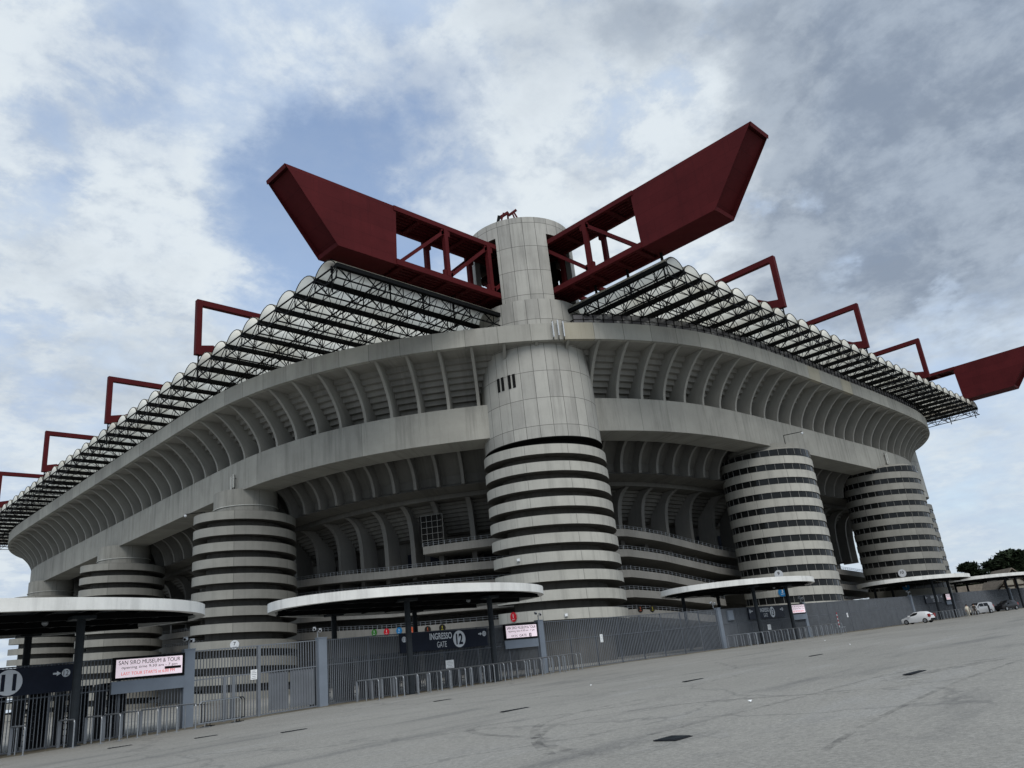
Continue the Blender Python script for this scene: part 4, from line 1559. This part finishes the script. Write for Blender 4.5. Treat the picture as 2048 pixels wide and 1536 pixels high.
# striped marker stand by the gate 13 hoops
x, y = 17.0, -19.6
t = thing('marker_stand', 'low steel stand with a thin red and white striped pole by the gate 13 hoops', 'stand', (x, y, G(x)))
m_ = MB()
for dx in (-.5, .5):
    for dy in (-.3, .3):
        m_.tube((x + dx, y + dy, G(x)), (x + dx * .9, y + dy * .9, G(x) + .62), .025, 6)
m_.box((x, y, G(x) + .64), (1.1, .7, .04)); m_.build('table', 'galv', t)
m_ = MB()
for k in range(8):
    m_.tube((x, y, G(x) + .66 + k * .17), (x, y, G(x) + .66 + (k + 1) * .17), .028, 6, mi=k % 2)
m_.build('pole', ['signwhite', 'discred'], t)

# ------------------------------------------------------------------ round number discs
def round_sign(c, nrm, r, mat, lab, num=None, sub=None, nmat='letterblack', mount=0.06):
    nn = Vector(nrm); nn.z = 0; nn.normalize()
    c = Vector(c)
    t = thing('round_sign', lab, 'sign', c, 'round number signs')
    m_ = MB(); m_.disc(c + nn * mount, nn, r, 30, thick=.03); m_.build('disc', mat, t)
    xd = Vector((0, 0, 1)).cross(nn).normalized()
    m_ = MB()
    if num:
        text_mesh(m_, num, c + nn * (mount + .036) + Vector((0, 0, r * .22)), None, r * .75, xd, (0, 0, 1), align='C', bold=.02)
    if sub:
        text_mesh(m_, sub, c + nn * (mount + .036) - Vector((0, 0, r * .48)), r * .8, r * .26, xd, (0, 0, 1), align='C')
    if m_.f:
        m_.build('number', nmat, t)


def tower_sign(x, y, R_, wx, wy, z, r, mat, lab, num, sub=None, nmat='letterblack'):
    nn = Vector((wx - x, wy - y, 0)).normalized()
    round_sign(Vector((x, y, z)) + nn * R_, nn, r, mat, lab, num, sub, nmat)


tower_sign(-16.5, 33.3, 5.7, -19.89, 28.69, 6.1, .46, 'signwhite', 'white round sign with a 7 on the ramp tower above the double gate', '7', 'sud')
tower_sign(0, 0, 6.35, -6.4, .49, 5.34, .44, 'discred', 'red oval sign with a 1 on the lowest ramp of the corner tower', '1', 'gate', 'signwhite')
tower_sign(33.9, -7.35, 5.7, 28.39, -8.87, 7.75, .50, 'signwhite', 'white round sign with a 9 showing above the gate 13 canopy', '9', None)
tower_sign(33.9, -7.35, 5.7, 28.39, -8.87, 5.75, .50, 'discblue', 'blue round sign with a 3 under the gate 13 canopy', '3', 'gate', 'signwhite')
tower_sign(68.9, -8.6, 5.7, 63.4, -10.23, 7.6, .55, 'signwhite', 'white round sign with 10 on the glazed tower above gate 14', '10', None)
tower_sign(68.9, -8.6, 5.7, 63.4, -10.25, 5.65, .50, 'discblue', 'blue round sign under the gate 14 canopy', '4', None, 'signwhite')


def gallery_sign(y, x, z, mat, lab, num, nmat='signwhite'):
    k = np.argmin(np.hypot(FP[:, 0] + FN[:, 0] * 14 - x, FP[:, 1] + FN[:, 1] * 14 - y))
    nn = Vector((-FN[k, 0], -FN[k, 1], 0))
    round_sign((x, y, z), nn, .36, mat, lab, num, 'settore', nmat, mount=.05)


for (y, x, z, mt, lab, nm) in ((21.82, -7.02, 6.0, 'discgreen', 'green round sign on the gallery under the gate 12 canopy', 'discgreen'), (20.25, -6.49, 5.9, 'discred', 'plain red round sign on the gallery under the gate 12 canopy', 'x'),
                               (18.77, -5.9, 5.85, 'discblue', 'blue round sign on the gallery under the gate 12 canopy', 'x'), (17.5, -5.31, 5.75, 'discorange', 'orange round sign on the gallery, cut by a black canopy post', 'x'),
                               (15.76, -4.36, 5.6, 'discblack', 'black round sign with orange lettering behind the gate 12 sign', 'o'), (14.37, -3.48, 5.6, 'discblack', 'black round sign with yellow lettering behind the gate 12 sign', 'y'),
                               (1.01, 13.97, 5.45, 'discblack', 'black and orange round sign right of the corner tower foot', 'o'), (.59, 15.63, 5.4, 'discblack', 'black and yellow round sign right of the corner tower foot', 'y')):
    gallery_sign(y, x, z, mt, lab, '1', {'o': 'discorange', 'y': 'yellow'}.get(nm, 'signwhite'))

# ------------------------------------------------------------------ small equipment on the building
def antenna(c, nrm, lab, n=2, h=1.3, mat='cream', pw=.22):
    c = Vector(c); nn = Vector(nrm).normalized(); xd = Vector((0, 0, 1)).cross(nn)
    t = thing('phone_antenna', lab, 'antenna', c)
    m_ = MB()
    for k in range(n):
        p = c + nn * .35 + xd * (k - (n - 1) / 2) * .55 + Vector((0, 0, (k % 2) * .15))
        m_.box(p, (pw, .12, h), math.atan2(xd.y, xd.x))
    m_.build('panel', mat, t)
    m_ = MB()
    for k in range(n):
        p = c + xd * (k - (n - 1) / 2) * .55
        m_.tube(p - Vector((0, 0, h * .55)), p + nn * .3 - Vector((0, 0, h * .4)), .03, 5); m_.tube(p + Vector((0, 0, h * .3)), p + nn * .3 + Vector((0, 0, h * .3)), .03, 5)
        m_.tube(p + nn * .18 - Vector((0, 0, h * .7)), p + nn * .18 + Vector((0, 0, h * .6)), .035, 5)
    m_.build('mount', 'black', t)


k = np.argmin(np.hypot(FP[:, 0] + 2.87, FP[:, 1] + 6.28))
antenna((FP[k, 0], FP[k, 1], 32.7), (-FN[k, 0], -FN[k, 1], 0), 'cluster of slim phone antennas bolted to the parapet before the corner tower', 3, 1.7, 'galv', .13)
p = at(FS[np.argmin(np.hypot(FP[:, 0] + 22.8, FP[:, 1] - 32.2))], EB, 24.3)
antenna(p, (-1, 0, 0), 'pair of cream antenna panels on the ring beam above tower 7', 2, 1.55)
p = at(FS[np.argmin(np.hypot(FP[:, 0] - 68.5, FP[:, 1] + 14.7))], EB, 25.2)
antenna(p, (0, -1, 0), 'pair of antenna panels on the ring beam above tower 10', 2, 1.7)

t = thing('maintenance_crane', 'small dark red steel davit on top of the corner tower', 'davit', (-4.2, -2.9, ZST))
m_ = MB()
bx, by = -4.0, -2.6
for dx, dy in ((-.75, .75), (.5, -.6), (.1, .3), (.75, -.9)):
    m_.beam((bx + dx, by + dy, ZST), (bx + dx * .5, by + dy * .5, ZST + 1.5), .16, .16)
m_.beam((bx - .8, by + .9, ZST + .9), (bx + .1, by + .1, ZST + 1.6), .22, .3); m_.beam((bx + .1, by + .1, ZST + 1.2), (bx + .6, by - .7, ZST + 1.7), .2, .22)
m_.build('frame', 'red', t)
m_ = MB(); m_.beam((bx - .9, by + 1.0, ZST + .1), (bx - .7, by + .8, ZST + 1.2), .3, .3); m_.build('winch', 'black', t)


def arm_camera(p, d, lab, ln=2.3):
    p = Vector(p); d = Vector(d)
    t = thing('camera_arm', lab, 'camera', p)
    m_ = MB(); m_.tube(p, p + Vector((0, 0, 1.1)), .04, 6); e = p + Vector((0, 0, 1.1)) + d * ln
    m_.tube(p + Vector((0, 0, 1.1)), e, .045, 6); m_.build('arm', 'black', t)
    m_ = MB(); m_.sphere(e - Vector((0, 0, .2)), .16, 10, 6); m_.build('camera_head', 'signwhite', t)


arm_camera((-20.4, 35.6, 20.4), Vector((-.69, .72, 0)), 'thin arm with a camera beside the top ramp of tower 7')
arm_camera((30.5, -12.2, 22.9), Vector((.69, -.72, .1)), 'thin arm with a camera on top of glazed tower 9')


def flood(p, d, lab, n=2):
    p = Vector(p); d = Vector(d).normalized(); sd = d.cross(Vector((0, 0, 1))).normalized()
    t = thing('security_camera', lab, 'camera', p)
    m_ = MB(); m_.tube(p, p + Vector((0, 0, .35)), .035, 6); m_.build('stem', 'galv', t)
    m_ = MB(); m2 = MB()
    for k in range(n):
        q = p + Vector((0, 0, .36 + .1 * k)) + sd * (k - .5) * .30
        m_.tube(q - d * .2, q + d * .16, .075, 10, .085); m_.box(q + Vector((0, 0, .09)), (.14, .34, .02), math.atan2(d.y, d.x) - math.pi / 2)
        m2.disc(q + d * .17, d, .06, 12, thick=.01)
    m_.build('housing', 'signwhite', t); m2.build('lens', 'letterblack', t)


for x, lab in ((-43.4, 'pair of white camera heads on the pillar left of the double gate'), (-36.5, 'pair of white camera heads on the pillar right of the double gate'), (-19.4, 'pair of camera heads on the pillar right of the gate 12 screen'), (2.9, 'pair of white camera heads on the pillar before gate 13'), (19.7, 'pair of camera heads on the pillar after gate 13'), (50.0, 'far pair of white camera heads above the fence behind the white car')):
    flood((x, YF - .02, G(x) + HF + .12), (-.6, -.8, -.1), lab)
for (x, y, z, lab) in ((-6.3, -.9, 10.35, 'white lamp on the fourth lowest ramp of the corner tower'), (-4.6, -4.45, 4.9, 'white lamp on the lowest ramp of the corner tower')):
    t = thing('bulkhead_lamp', lab, 'lamp', (x, y, z))
    a = math.atan2(y, x)
    m_ = MB(); m_.box((6.45 * math.cos(a), 6.45 * math.sin(a), z), (.18, .26, .26), a); m_.build('housing', 'signwhite', t)
    m_ = MB(); m_.box((6.56 * math.cos(a), 6.56 * math.sin(a), z), (.05, .18, .18), a); m_.build('lens', 'paper', t)

# ------------------------------------------------------------------ vehicles
M['white_car'] = plain('white_car_paint', (0.72, 0.73, 0.74), 0.25, 0.0, 0.02)
M['silver_car'] = plain('silver_car_paint', (0.42, 0.43, 0.44), 0.28, 0.2, 0.03)
M['dark_car'] = plain('dark_car_paint', (0.012, 0.012, 0.014), 0.25, 0.0, 0.05)
M['carglass'] = glassy('car_glass', (0.010, 0.011, 0.013), 0.05)
M['taillight'] = plain('tail_light', (0.30, 0.015, 0.012), 0.3)
M['headlight'] = plain('head_light', (0.55, 0.57, 0.58), 0.15)
M['rim'] = plain('wheel_rim', (0.30, 0.31, 0.32), 0.35, 0.5)


def car(name, lab, cat, x, y, heading, paint, st, wb, wheel_r, hw, glass, tail_z, head_z):
    """st: stations (u, z_bottom, z_belt, z_roof, half width at belt, half width at roof) from nose to tail"""
    gz = G(x)
    t = thing(name, lab, cat, (x, y, gz))
    ch, sh = math.cos(heading), math.sin(heading)
    P = lambda u, v, z: (x + ch * u - sh * v, y + sh * u + ch * v, gz + z)
    b = MB()
    rows = []
    for (u, zb, zm, zr, wm, wr) in st:
        rows.append([P(u, -wm * .93, zb), P(u, -wm, zb + (zm - zb) * .45), P(u, -wm * .985, zm), P(u, -wr, zr), P(u, -wr * .55, zr + .03), P(u, wr * .55, zr + .03), P(u, wr, zr), P(u, wm * .985, zm), P(u, wm, zb + (zm - zb) * .45), P(u, wm * .93, zb)])
    for r0, r1 in zip(rows[:-1], rows[1:]):
        for i in range(9):
            b.face([r0[i], r0[i + 1], r1[i + 1], r1[i]])
        b.face([r0[0], r1[0], r1[9], r0[9]])
    b.face(rows[0]); b.face(rows[-1][::-1])
    b.build('body', paint, t, smooth=True)
    g_ = MB()
    for pts in glass:
        for sgn in (-1, 1):
            g_.face([P(u, sgn * (w + .012), z) for u, w, z in pts])
    g_.build('side_window', 'carglass', t)
    # windscreen and rear window from the stations flagged by roof steps
    g_ = MB()
    i0 = [i for i in range(len(st) - 1) if st[i + 1][3] - st[i + 1][2] > .25 and st[i][3] - st[i][2] < .1][0]
    a, c = st[i0], st[i0 + 1]
    g_.face([P(a[0] - .08, -a[5] * .9, a[3] + .055), P(a[0] - .08, a[5] * .9, a[3] + .055), P(c[0] + .03, c[5] * .92, c[3] + .04), P(c[0] + .03, -c[5] * .92, c[3] + .04)])
    g_.build('windscreen', 'carglass', t)
    e, f = st[-2], st[-1]
    g_ = MB()
    g_.face([P(e[0] - .06, -e[5] * .85, e[3] - .04), P(e[0] - .06, e[5] * .85, e[3] - .04), P(f[0] - .025, f[5] * .85, f[3] - (.0 if f[3] - f[2] > .1 else -.02)), P(f[0] - .025, -f[5] * .85, f[3] - (.0 if f[3] - f[2] > .1 else -.02))])
    g_.build('rear_window', 'carglass', t)
    for u in wb:
        for sgn in (-1, 1):
            w_ = part('wheel', t)
            m_ = MB(); c0, c1 = Vector(P(u, sgn * (hw - .17), wheel_r)), Vector(P(u, sgn * (hw + .02), wheel_r)); m_.tube(c0, c1, wheel_r, 20); m_.build('tyre', 'tyre', w_)
            m_ = MB(); m_.tube(c1, c1 + (c1 - c0).normalized() * .012, wheel_r * .62, 14); m_.build('rim', 'rim', w_)
    u1 = st[-1][0]; u0 = st[0][0]
    for sgn in (-1, 1):
        m_ = MB(); m_.beam(P(u1 + .06, sgn * (hw - .14), tail_z - .17), P(u1 + .06, sgn * (hw - .14), tail_z + .17), .2, .26, (ch, sh, 0)); m_.build('tail_light', 'taillight', t)
        m_ = MB(); m_.beam(P(u0 - .22, sgn * (hw - .32), head_z), P(u0 - .3, sgn * (hw - .1), head_z + .02), .2, .16); m_.build('headlight', 'headlight', t)
        m_ = MB(); q = P(st[i0][0] - .25, sgn * (hw + .12), st[i0][2] + .12); m_.box(q, (.16, .22, .14), heading); m_.build('wing_mirror', paint, t)
    m_ = MB(); m_.beam(P(u1 - .02, -hw * .7, .36), P(u1 - .02, hw * .7, .36), .06, .22); m_.build('bumper', 'tyre', t)
    return t


hatch = [(2.0, .30, .62, .64, .62, .5), (1.85, .22, .70, .74, .78, .62), (1.25, .20, .86, .90, .85, .68), (.95, .20, .90, .94, .86, .70), (.15, .20, .95, 1.42, .86, .58), (-.6, .20, .98, 1.47, .86, .58), (-1.35, .22, 1.02, 1.40, .85, .56), (-1.85, .30, 1.00, 1.06, .80, .60), (-1.98, .38, .86, .90, .72, .6)]
hglass = [[(.78, .80, 1.0), (.12, .64, 1.36), (-.42, .60, 1.40), (-.42, .80, 1.02)], [(-.50, .80, 1.02), (-.50, .60, 1.40), (-1.15, .58, 1.37), (-1.45, .76, 1.10)]]


def scl(st, k):
    return [tuple(v * k for v in r) for r in st]


def gscl(gl, k):
    return [[tuple(v * k for v in p) for p in q] for q in gl]


k = .86
car('parked_car', 'small white hatchback parked before the grey fence, nose to the left', 'car', 39.2, -19.1, R(84), 'white_car', scl(hatch, k), (1.22 * k, -1.28 * k), .31 * k, .86 * k, gscl(hglass, k), .92 * k, .66 * k)
van = [(2.15, .30, .75, .78, .70, .6), (2.0, .24, .95, 1.0, .84, .72), (1.45, .22, 1.08, 1.14, .88, .76), (1.30, .22, 1.10, 1.18, .88, .76), (.55, .22, 1.12, 1.75, .88, .68), (-.6, .22, 1.12, 1.82, .88, .70), (-1.7, .22, 1.12, 1.80, .88, .70), (-2.12, .28, 1.10, 1.70, .87, .68), (-2.2, .36, 1.0, 1.25, .84, .74)]
vglass = [[(1.15, .86, 1.18), (.55, .74, 1.66), (-.2, .72, 1.70), (-.2, .86, 1.18)], [(-.3, .86, 1.18), (-.3, .72, 1.70), (-1.2, .72, 1.70), (-1.2, .86, 1.18)]]
k = .86
car('parked_van', 'pale silver compact van parked behind the loose barriers at the far right', 'van', 70.8, -16.9, R(150), 'silver_car', scl(van, k), (1.35 * k, -1.4 * k), .32 * k, .88 * k, gscl(vglass, k), 1.1 * k, .78 * k)
suv = [(2.2, .36, .85, .88, .74, .6), (2.05, .30, .98, 1.02, .86, .74), (1.2, .28, 1.06, 1.12, .92, .78), (.95, .28, 1.08, 1.14, .92, .78), (.25, .28, 1.10, 1.66, .92, .68), (-.7, .28, 1.12, 1.72, .92, .70), (-1.6, .30, 1.14, 1.66, .92, .68), (-2.05, .36, 1.10, 1.30, .88, .72), (-2.15, .42, .98, 1.02, .84, .74)]
sglass = [[(.85, .88, 1.14), (.25, .74, 1.58), (-.35, .72, 1.62), (-.35, .90, 1.16)], [(-.45, .90, 1.16), (-.45, .72, 1.62), (-1.25, .70, 1.58), (-1.6, .86, 1.2)]]
car('parked_car', 'dark off-road car with red tail light parked beyond the silver van', 'car', 79.5, -18.2, R(160), 'dark_car', scl(suv, .84), (1.35 * .84, -1.35 * .84), .36 * .84, .92 * .84, gscl(sglass, .84), 1.02 * .84, .8 * .84)

# ------------------------------------------------------------------ two walkers
M['skin'] = plain('skin', (0.42, 0.26, 0.19), 0.6)
M['cloth_cream'] = plain('cream_cloth', (0.62, 0.58, 0.48), 0.85)
M['cloth_dark'] = plain('dark_cloth', (0.05, 0.045, 0.04), 0.85)
M['cloth_pale'] = plain('pale_trousers', (0.55, 0.52, 0.44), 0.85)
M['hair'] = plain('dark_hair', (0.03, 0.02, 0.015), 0.6)
M['shoe'] = plain('white_shoe', (0.65, 0.65, 0.62), 0.6)


def person(lab, x, y, heading, top, legs, bag=None, k=.86, stride=.24):
    gz = G(x)
    t = thing('person', lab, 'person', (x, y, gz))
    fwv = Vector((math.cos(heading), math.sin(heading), 0)); sd = Vector((-fwv.y, fwv.x, 0)); U = Vector((0, 0, 1))
    o = Vector((x, y, gz))
    p = lambda f, s, z: o + (fwv * f + sd * s + U * z) * k
    J = [('pelvis', p(0, 0, .93), .15), ('waist', p(.01, 0, 1.08), .135), ('chest', p(.02, 0, 1.30), .16), ('neck', p(.02, 0, 1.48), .06), ('head0', p(.04, 0, 1.58), .095), ('head1', p(.045, 0, 1.70), .085)]
    E_ = [(0, 1), (1, 2), (2, 3), (3, 4), (4, 5)]
    idx = {n: i for i, (n, _, _) in enumerate(J)}

    def add(n, pos, r, par):
        idx[n] = len(J); J.append((n, pos, r)); E_.append((idx[par], idx[n]))
    for s, sg, ph in (('L', 1, 1), ('R', -1, -1)):
        add('hip' + s, p(0, sg * .09, .88), .095, 'pelvis'); add('knee' + s, p(ph * stride * .55 + .03, sg * .095, .50), .062, 'hip' + s)
        add('ankle' + s, p(ph * stride, sg * .09, .09 + (.05 if ph < 0 else 0)), .042, 'knee' + s); add('toe' + s, p(ph * stride + .17, sg * .1, .045 + (0 if ph > 0 else .01)), .035, 'ankle' + s)
        add('sho' + s, p(.0, sg * .19, 1.40), .065, 'chest'); add('elb' + s, p(-ph * .10, sg * .25, 1.13), .042, 'sho' + s)
        add('wri' + s, p(-ph * .16 + .12, sg * .25, .90), .030, 'elb' + s); add('hand' + s, p(-ph * .17 + .15, sg * .25, .82), .034, 'wri' + s)
        for q, (df, ds) in enumerate(((.03, .02), (.04, .0), (.03, -.02))):
            add('fin%d' % q + s, p(-ph * .17 + .15 + df, sg * .25 + ds, .74 + q * .006), .010, 'hand' + s)
    me = bpy.data.meshes.new('body')
    me.from_pydata([tuple(v - o) for _, v, _ in J], E_, [])
    ob = bpy.data.objects.new('body', me)
    COL.objects.link(ob)
    sk = ob.modifiers.new('skin', 'SKIN')
    for i, (_, _, r) in enumerate(J):
        me.skin_vertices[0].data[i].radius = (r * k, r * k)
    me.skin_vertices[0].data[0].use_root = True
    sb = ob.modifiers.new('sub', 'SUBSURF'); sb.levels = 1; sb.render_levels = 1
    dg = bpy.context.evaluated_depsgraph_get()
    m2 = bpy.data.meshes.new_from_object(ob.evaluated_get(dg))
    bpy.data.objects.remove(ob); bpy.data.meshes.remove(me)
    for mm in ('skin', top, legs, 'shoe'):
        m2.materials.append(M[mm])
    for f in m2.polygons:
        z = f.center.z / k
        lat = abs(f.center.xy.dot(sd.xy)) / k
        f.material_index = 3 if z < .10 else 2 if (z < .98 and lat < .2) else 1 if (.98 <= z < 1.46 and (lat < .24 or z > 1.1)) else 0
        f.use_smooth = True
    b = bpy.data.objects.new('body', m2); COL.objects.link(b); b.parent = t
    h = MB(); h.sphere(p(.02, 0, 1.685), .108 * k, 10, 6, 1, 1, .95); h.build('hair', 'hair', t, smooth=True)
    f_ = MB(); f_.sphere(p(.125, 0, 1.62), .018 * k, 6, 4)
    for sg in (-1, 1):
        f_.sphere(p(.118, sg * .035, 1.655), .011 * k, 6, 4, mi=1)
    f_.build('face', ['skin', 'hair'], t)
    if bag:
        tb = thing('shoulder_bag', bag, 'bag', p(-.02, -.3, .9))
        m_ = MB(); m_.box(p(-.05, -.33, .78), (.30 * k, .14 * k, .34 * k), heading, taper=.85); m_.build('pouch', 'cloth_pale', tb)
        m_ = MB(); m_.path([p(-.05, -.33, .95), p(-.02, -.26, 1.2), p(0, -.17, 1.44)], .014, 5); m_.build('strap', 'cloth_pale', tb)


person('walker in cream top and pale trousers at the far right', 52.6, -20.6, R(20), 'cloth_cream', 'cloth_pale', 'pale bag hanging at the side of the cream-dressed walker')
person('walker in dark clothes and white shoes at the far right', 54.4, -20.9, R(25), 'cloth_dark', 'cloth_dark')

# ------------------------------------------------------------------ trees and pavilions beyond the forecourt
M['leaf'] = plain('dark_foliage', (0.022, 0.032, 0.018), 0.8, 0.0, 0.5, 0.6)
M['leaf2'] = plain('olive_foliage', (0.045, 0.060, 0.030), 0.8, 0.0, 0.5, 0.6)
M['bark'] = plain('bark', (0.045, 0.036, 0.028), 0.9)
M['tile'] = plain('brown_roof_tile', (0.20, 0.175, 0.145), 0.85, 0.0, 0.25, 2.0)
M['plaster'] = plain('pale_plaster', (0.33, 0.31, 0.26), 0.9)
M['timber'] = plain('dark_timber', (0.035, 0.027, 0.022), 0.8)


def pos(px, py, d):
    v = pix(px, py)
    k_ = d / math.hypot(v.x, v.y)
    return Vector((CAM.x + v.x * k_, CAM.y + v.y * k_, CAM.z + v.z * k_))


def tree(lab, x, y, h, layers, leaf='leaf', seed=1, lean=0.0):
    rnd = random.Random(seed)
    z0 = G(x)
    t = thing('pine_tree' if leaf == 'leaf' else 'broadleaf_tree', lab, 'tree', (x, y, z0), 'trees beyond the forecourt')
    tr = MB()
    top = Vector((x + lean, y, z0 + h * .93))
    tr.tube((x, y, z0), (x + lean * .4, y, z0 + h * .5), .34, 8, .22); tr.tube((x + lean * .4, y, z0 + h * .5), top, .22, 8, .05)
    fo = MB()
    for (fz, ox, oy, rx, ry, rz, n) in layers:
        c = Vector((x + ox, y + oy, z0 + h * fz))
        base = Vector((x + lean * fz, y, z0 + h * max(.2, fz - .14)))
        tr.tube(base, c, .12, 6, .04)
        for _ in range(n):
            while True:
                u = Vector((rnd.uniform(-1, 1), rnd.uniform(-1, 1), rnd.uniform(-1, 1)))
                if .15 < u.length < 1:
                    break
            bump = .78 + .35 * math.sin(5 * u.x + seed) * math.sin(4 * u.y + 2 * u.z)
            p = c + Vector((u.x * rx * bump, u.y * ry * bump, u.z * rz))
            s = rnd.uniform(.3, .7)
            a, b = Vector((rnd.gauss(0, 1), rnd.gauss(0, 1), rnd.gauss(0, .6))).normalized(), Vector((rnd.gauss(0, 1), rnd.gauss(0, 1), rnd.gauss(0, .6))).normalized()
            fo.face([p - a * s, p + b * s * .5, p + a * s, p - b * s * .5])
    tr.build('trunk', 'bark', t)
    fo.build('crown', leaf, t)


P_ = pos(1957, 1180, 185)
tree('umbrella-shaped dark cedar with flat layers, left of the big pine', P_.x, P_.y, 9.2, [(.93, -.6, .6, 2.2, 2.2, .9, 800), (.80, .4, -.4, 2.8, 2.6, .5, 700), (.70, 2.6, -2.6, 4.2, 3.0, .45, 900), (.60, -.5, .5, 4.2, 4.2, .9, 900), (.5, 1.5, -1.5, 5, 5, 1.2, 800)], seed=3)
P_ = pos(2034, 1180, 190)
tree('big dark pine with a broad crown at the right edge', P_.x, P_.y, 10.4, [(.92, .5, -.5, 4.0, 3.6, 1.5, 1500), (.80, -1.6, 1.6, 3.6, 3.4, 1.3, 1300), (.70, 2.5, -2.5, 4.2, 3.6, 1.6, 1200), (.55, -.6, .6, 3.6, 3.2, 1.8, 1000), (.4, 1, -1, 4.5, 4, 1.5, 800)], seed=5)
P_ = pos(2004, 1180, 200)
tree('olive-green bushy tree in front of the big pine', P_.x, P_.y, 7.8, [(.80, 0, 0, 2.6, 2.6, 1.7, 1300), (.6, -1.2, 1.2, 2.6, 2.6, 1.6, 1000)], 'leaf2', seed=8)
P_ = pos(1912, 1180, 200)
tree('low dark tree showing just right of the far tower', P_.x, P_.y, 8.0, [(.82, 0, 0, 2.6, 2.6, 1.5, 1100), (.62, .8, -.8, 3.2, 3.0, 1.5, 900)], seed=11)
P_ = pos(1975, 1180, 230)
tree('wide dark hedge-like tree behind the pavilions', P_.x, P_.y, 6.0, [(.75, -4, 4, 4.5, 4.5, 1.6, 900), (.75, 4, -4, 5, 5, 1.6, 1000), (.55, 0, 0, 7, 7, 1.8, 1200)], seed=13)
P_ = pos(2075, 1180, 210)
tree('dark pine partly out of frame at the right edge', P_.x, P_.y, 10.5, [(.85, 0, 0, 4, 4, 2, 1300), (.6, 1, 0, 4.4, 4, 2, 1000)], seed=17)


def pavilion(lab, c, rz, w, dpt, wall_h, roof_h, gable):
    x, y = c.x, c.y
    z0 = G(x)
    t = thing('pavilion', lab, 'house', (x, y, z0))
    ch, sh = math.cos(rz), math.sin(rz)
    P = lambda u, v, z: (x + ch * u - sh * v, y + sh * u + ch * v, z0 + z)
    m_ = MB(); m_.box((x, y, z0 + wall_h / 2), (w, dpt, wall_h), rz)
    for s in (-1, 1):
        m_.face([P(-w / 2, s * dpt / 2, wall_h), P(w / 2, s * dpt / 2, wall_h), P(0, s * dpt / 2, wall_h + roof_h)])
    m_.build('wall', 'plaster', t)
    m_ = MB()
    e = .6
    for s in (-1, 1):
        k_ = wall_h - e * roof_h / (w / 2)
        m_.face([P(s * (w / 2 + e), -dpt / 2 - e, k_), P(0, -dpt / 2 - e, wall_h + roof_h + .02), P(0, dpt / 2 + e, wall_h + roof_h + .02), P(s * (w / 2 + e), dpt / 2 + e, k_)])
        m_.face([P(s * (w / 2 + e), -dpt / 2 - e, k_ + .18), P(0, -dpt / 2 - e, wall_h + roof_h + .2), P(0, dpt / 2 + e, wall_h + roof_h + .2), P(s * (w / 2 + e), dpt / 2 + e, k_ + .18)])
        m_.face([P(s * (w / 2 + e), -dpt / 2 - e, k_), P(0, -dpt / 2 - e, wall_h + roof_h), P(0, -dpt / 2 - e, wall_h + roof_h + .2), P(s * (w / 2 + e), -dpt / 2 - e, k_ + .18)])
    m_.build('roof', 'tile', t)
    if gable:
        m_ = MB(); yv = -dpt / 2 - .03
        for f in (.15, .5, .8):
            hw_ = w / 2 * (1 - f); m_.beam(P(-hw_, yv, wall_h + roof_h * f), P(hw_, yv, wall_h + roof_h * f), .22, .22)
        for u in (-w * .25, 0, w * .25):
            m_.beam(P(u, yv, wall_h), P(u, yv, wall_h + roof_h * (1 - abs(u) / (w / 2))), .22, .22)
        for s in (-1, 1):
            m_.beam(P(s * w * .45, yv, wall_h), P(0, yv, wall_h + roof_h * .75), .2, .2); m_.beam(P(s * w / 2, yv, wall_h), P(0, yv, wall_h + roof_h), .24, .24)
        m_.build('timber_frame', 'timber', t)


pv = pos(2018, 1190, 176)
pavilion('half-timbered gabled pavilion with a brown roof behind the far fence', pv, R(-52), 7.0, 7.0, 3.4, 3.4, True)
pv = pos(1948, 1190, 180)
pavilion('low brown pitched roof behind the far fence, left of the timbered gable', pv, R(-5), 6.0, 7.0, 3.0, 1.8, False)
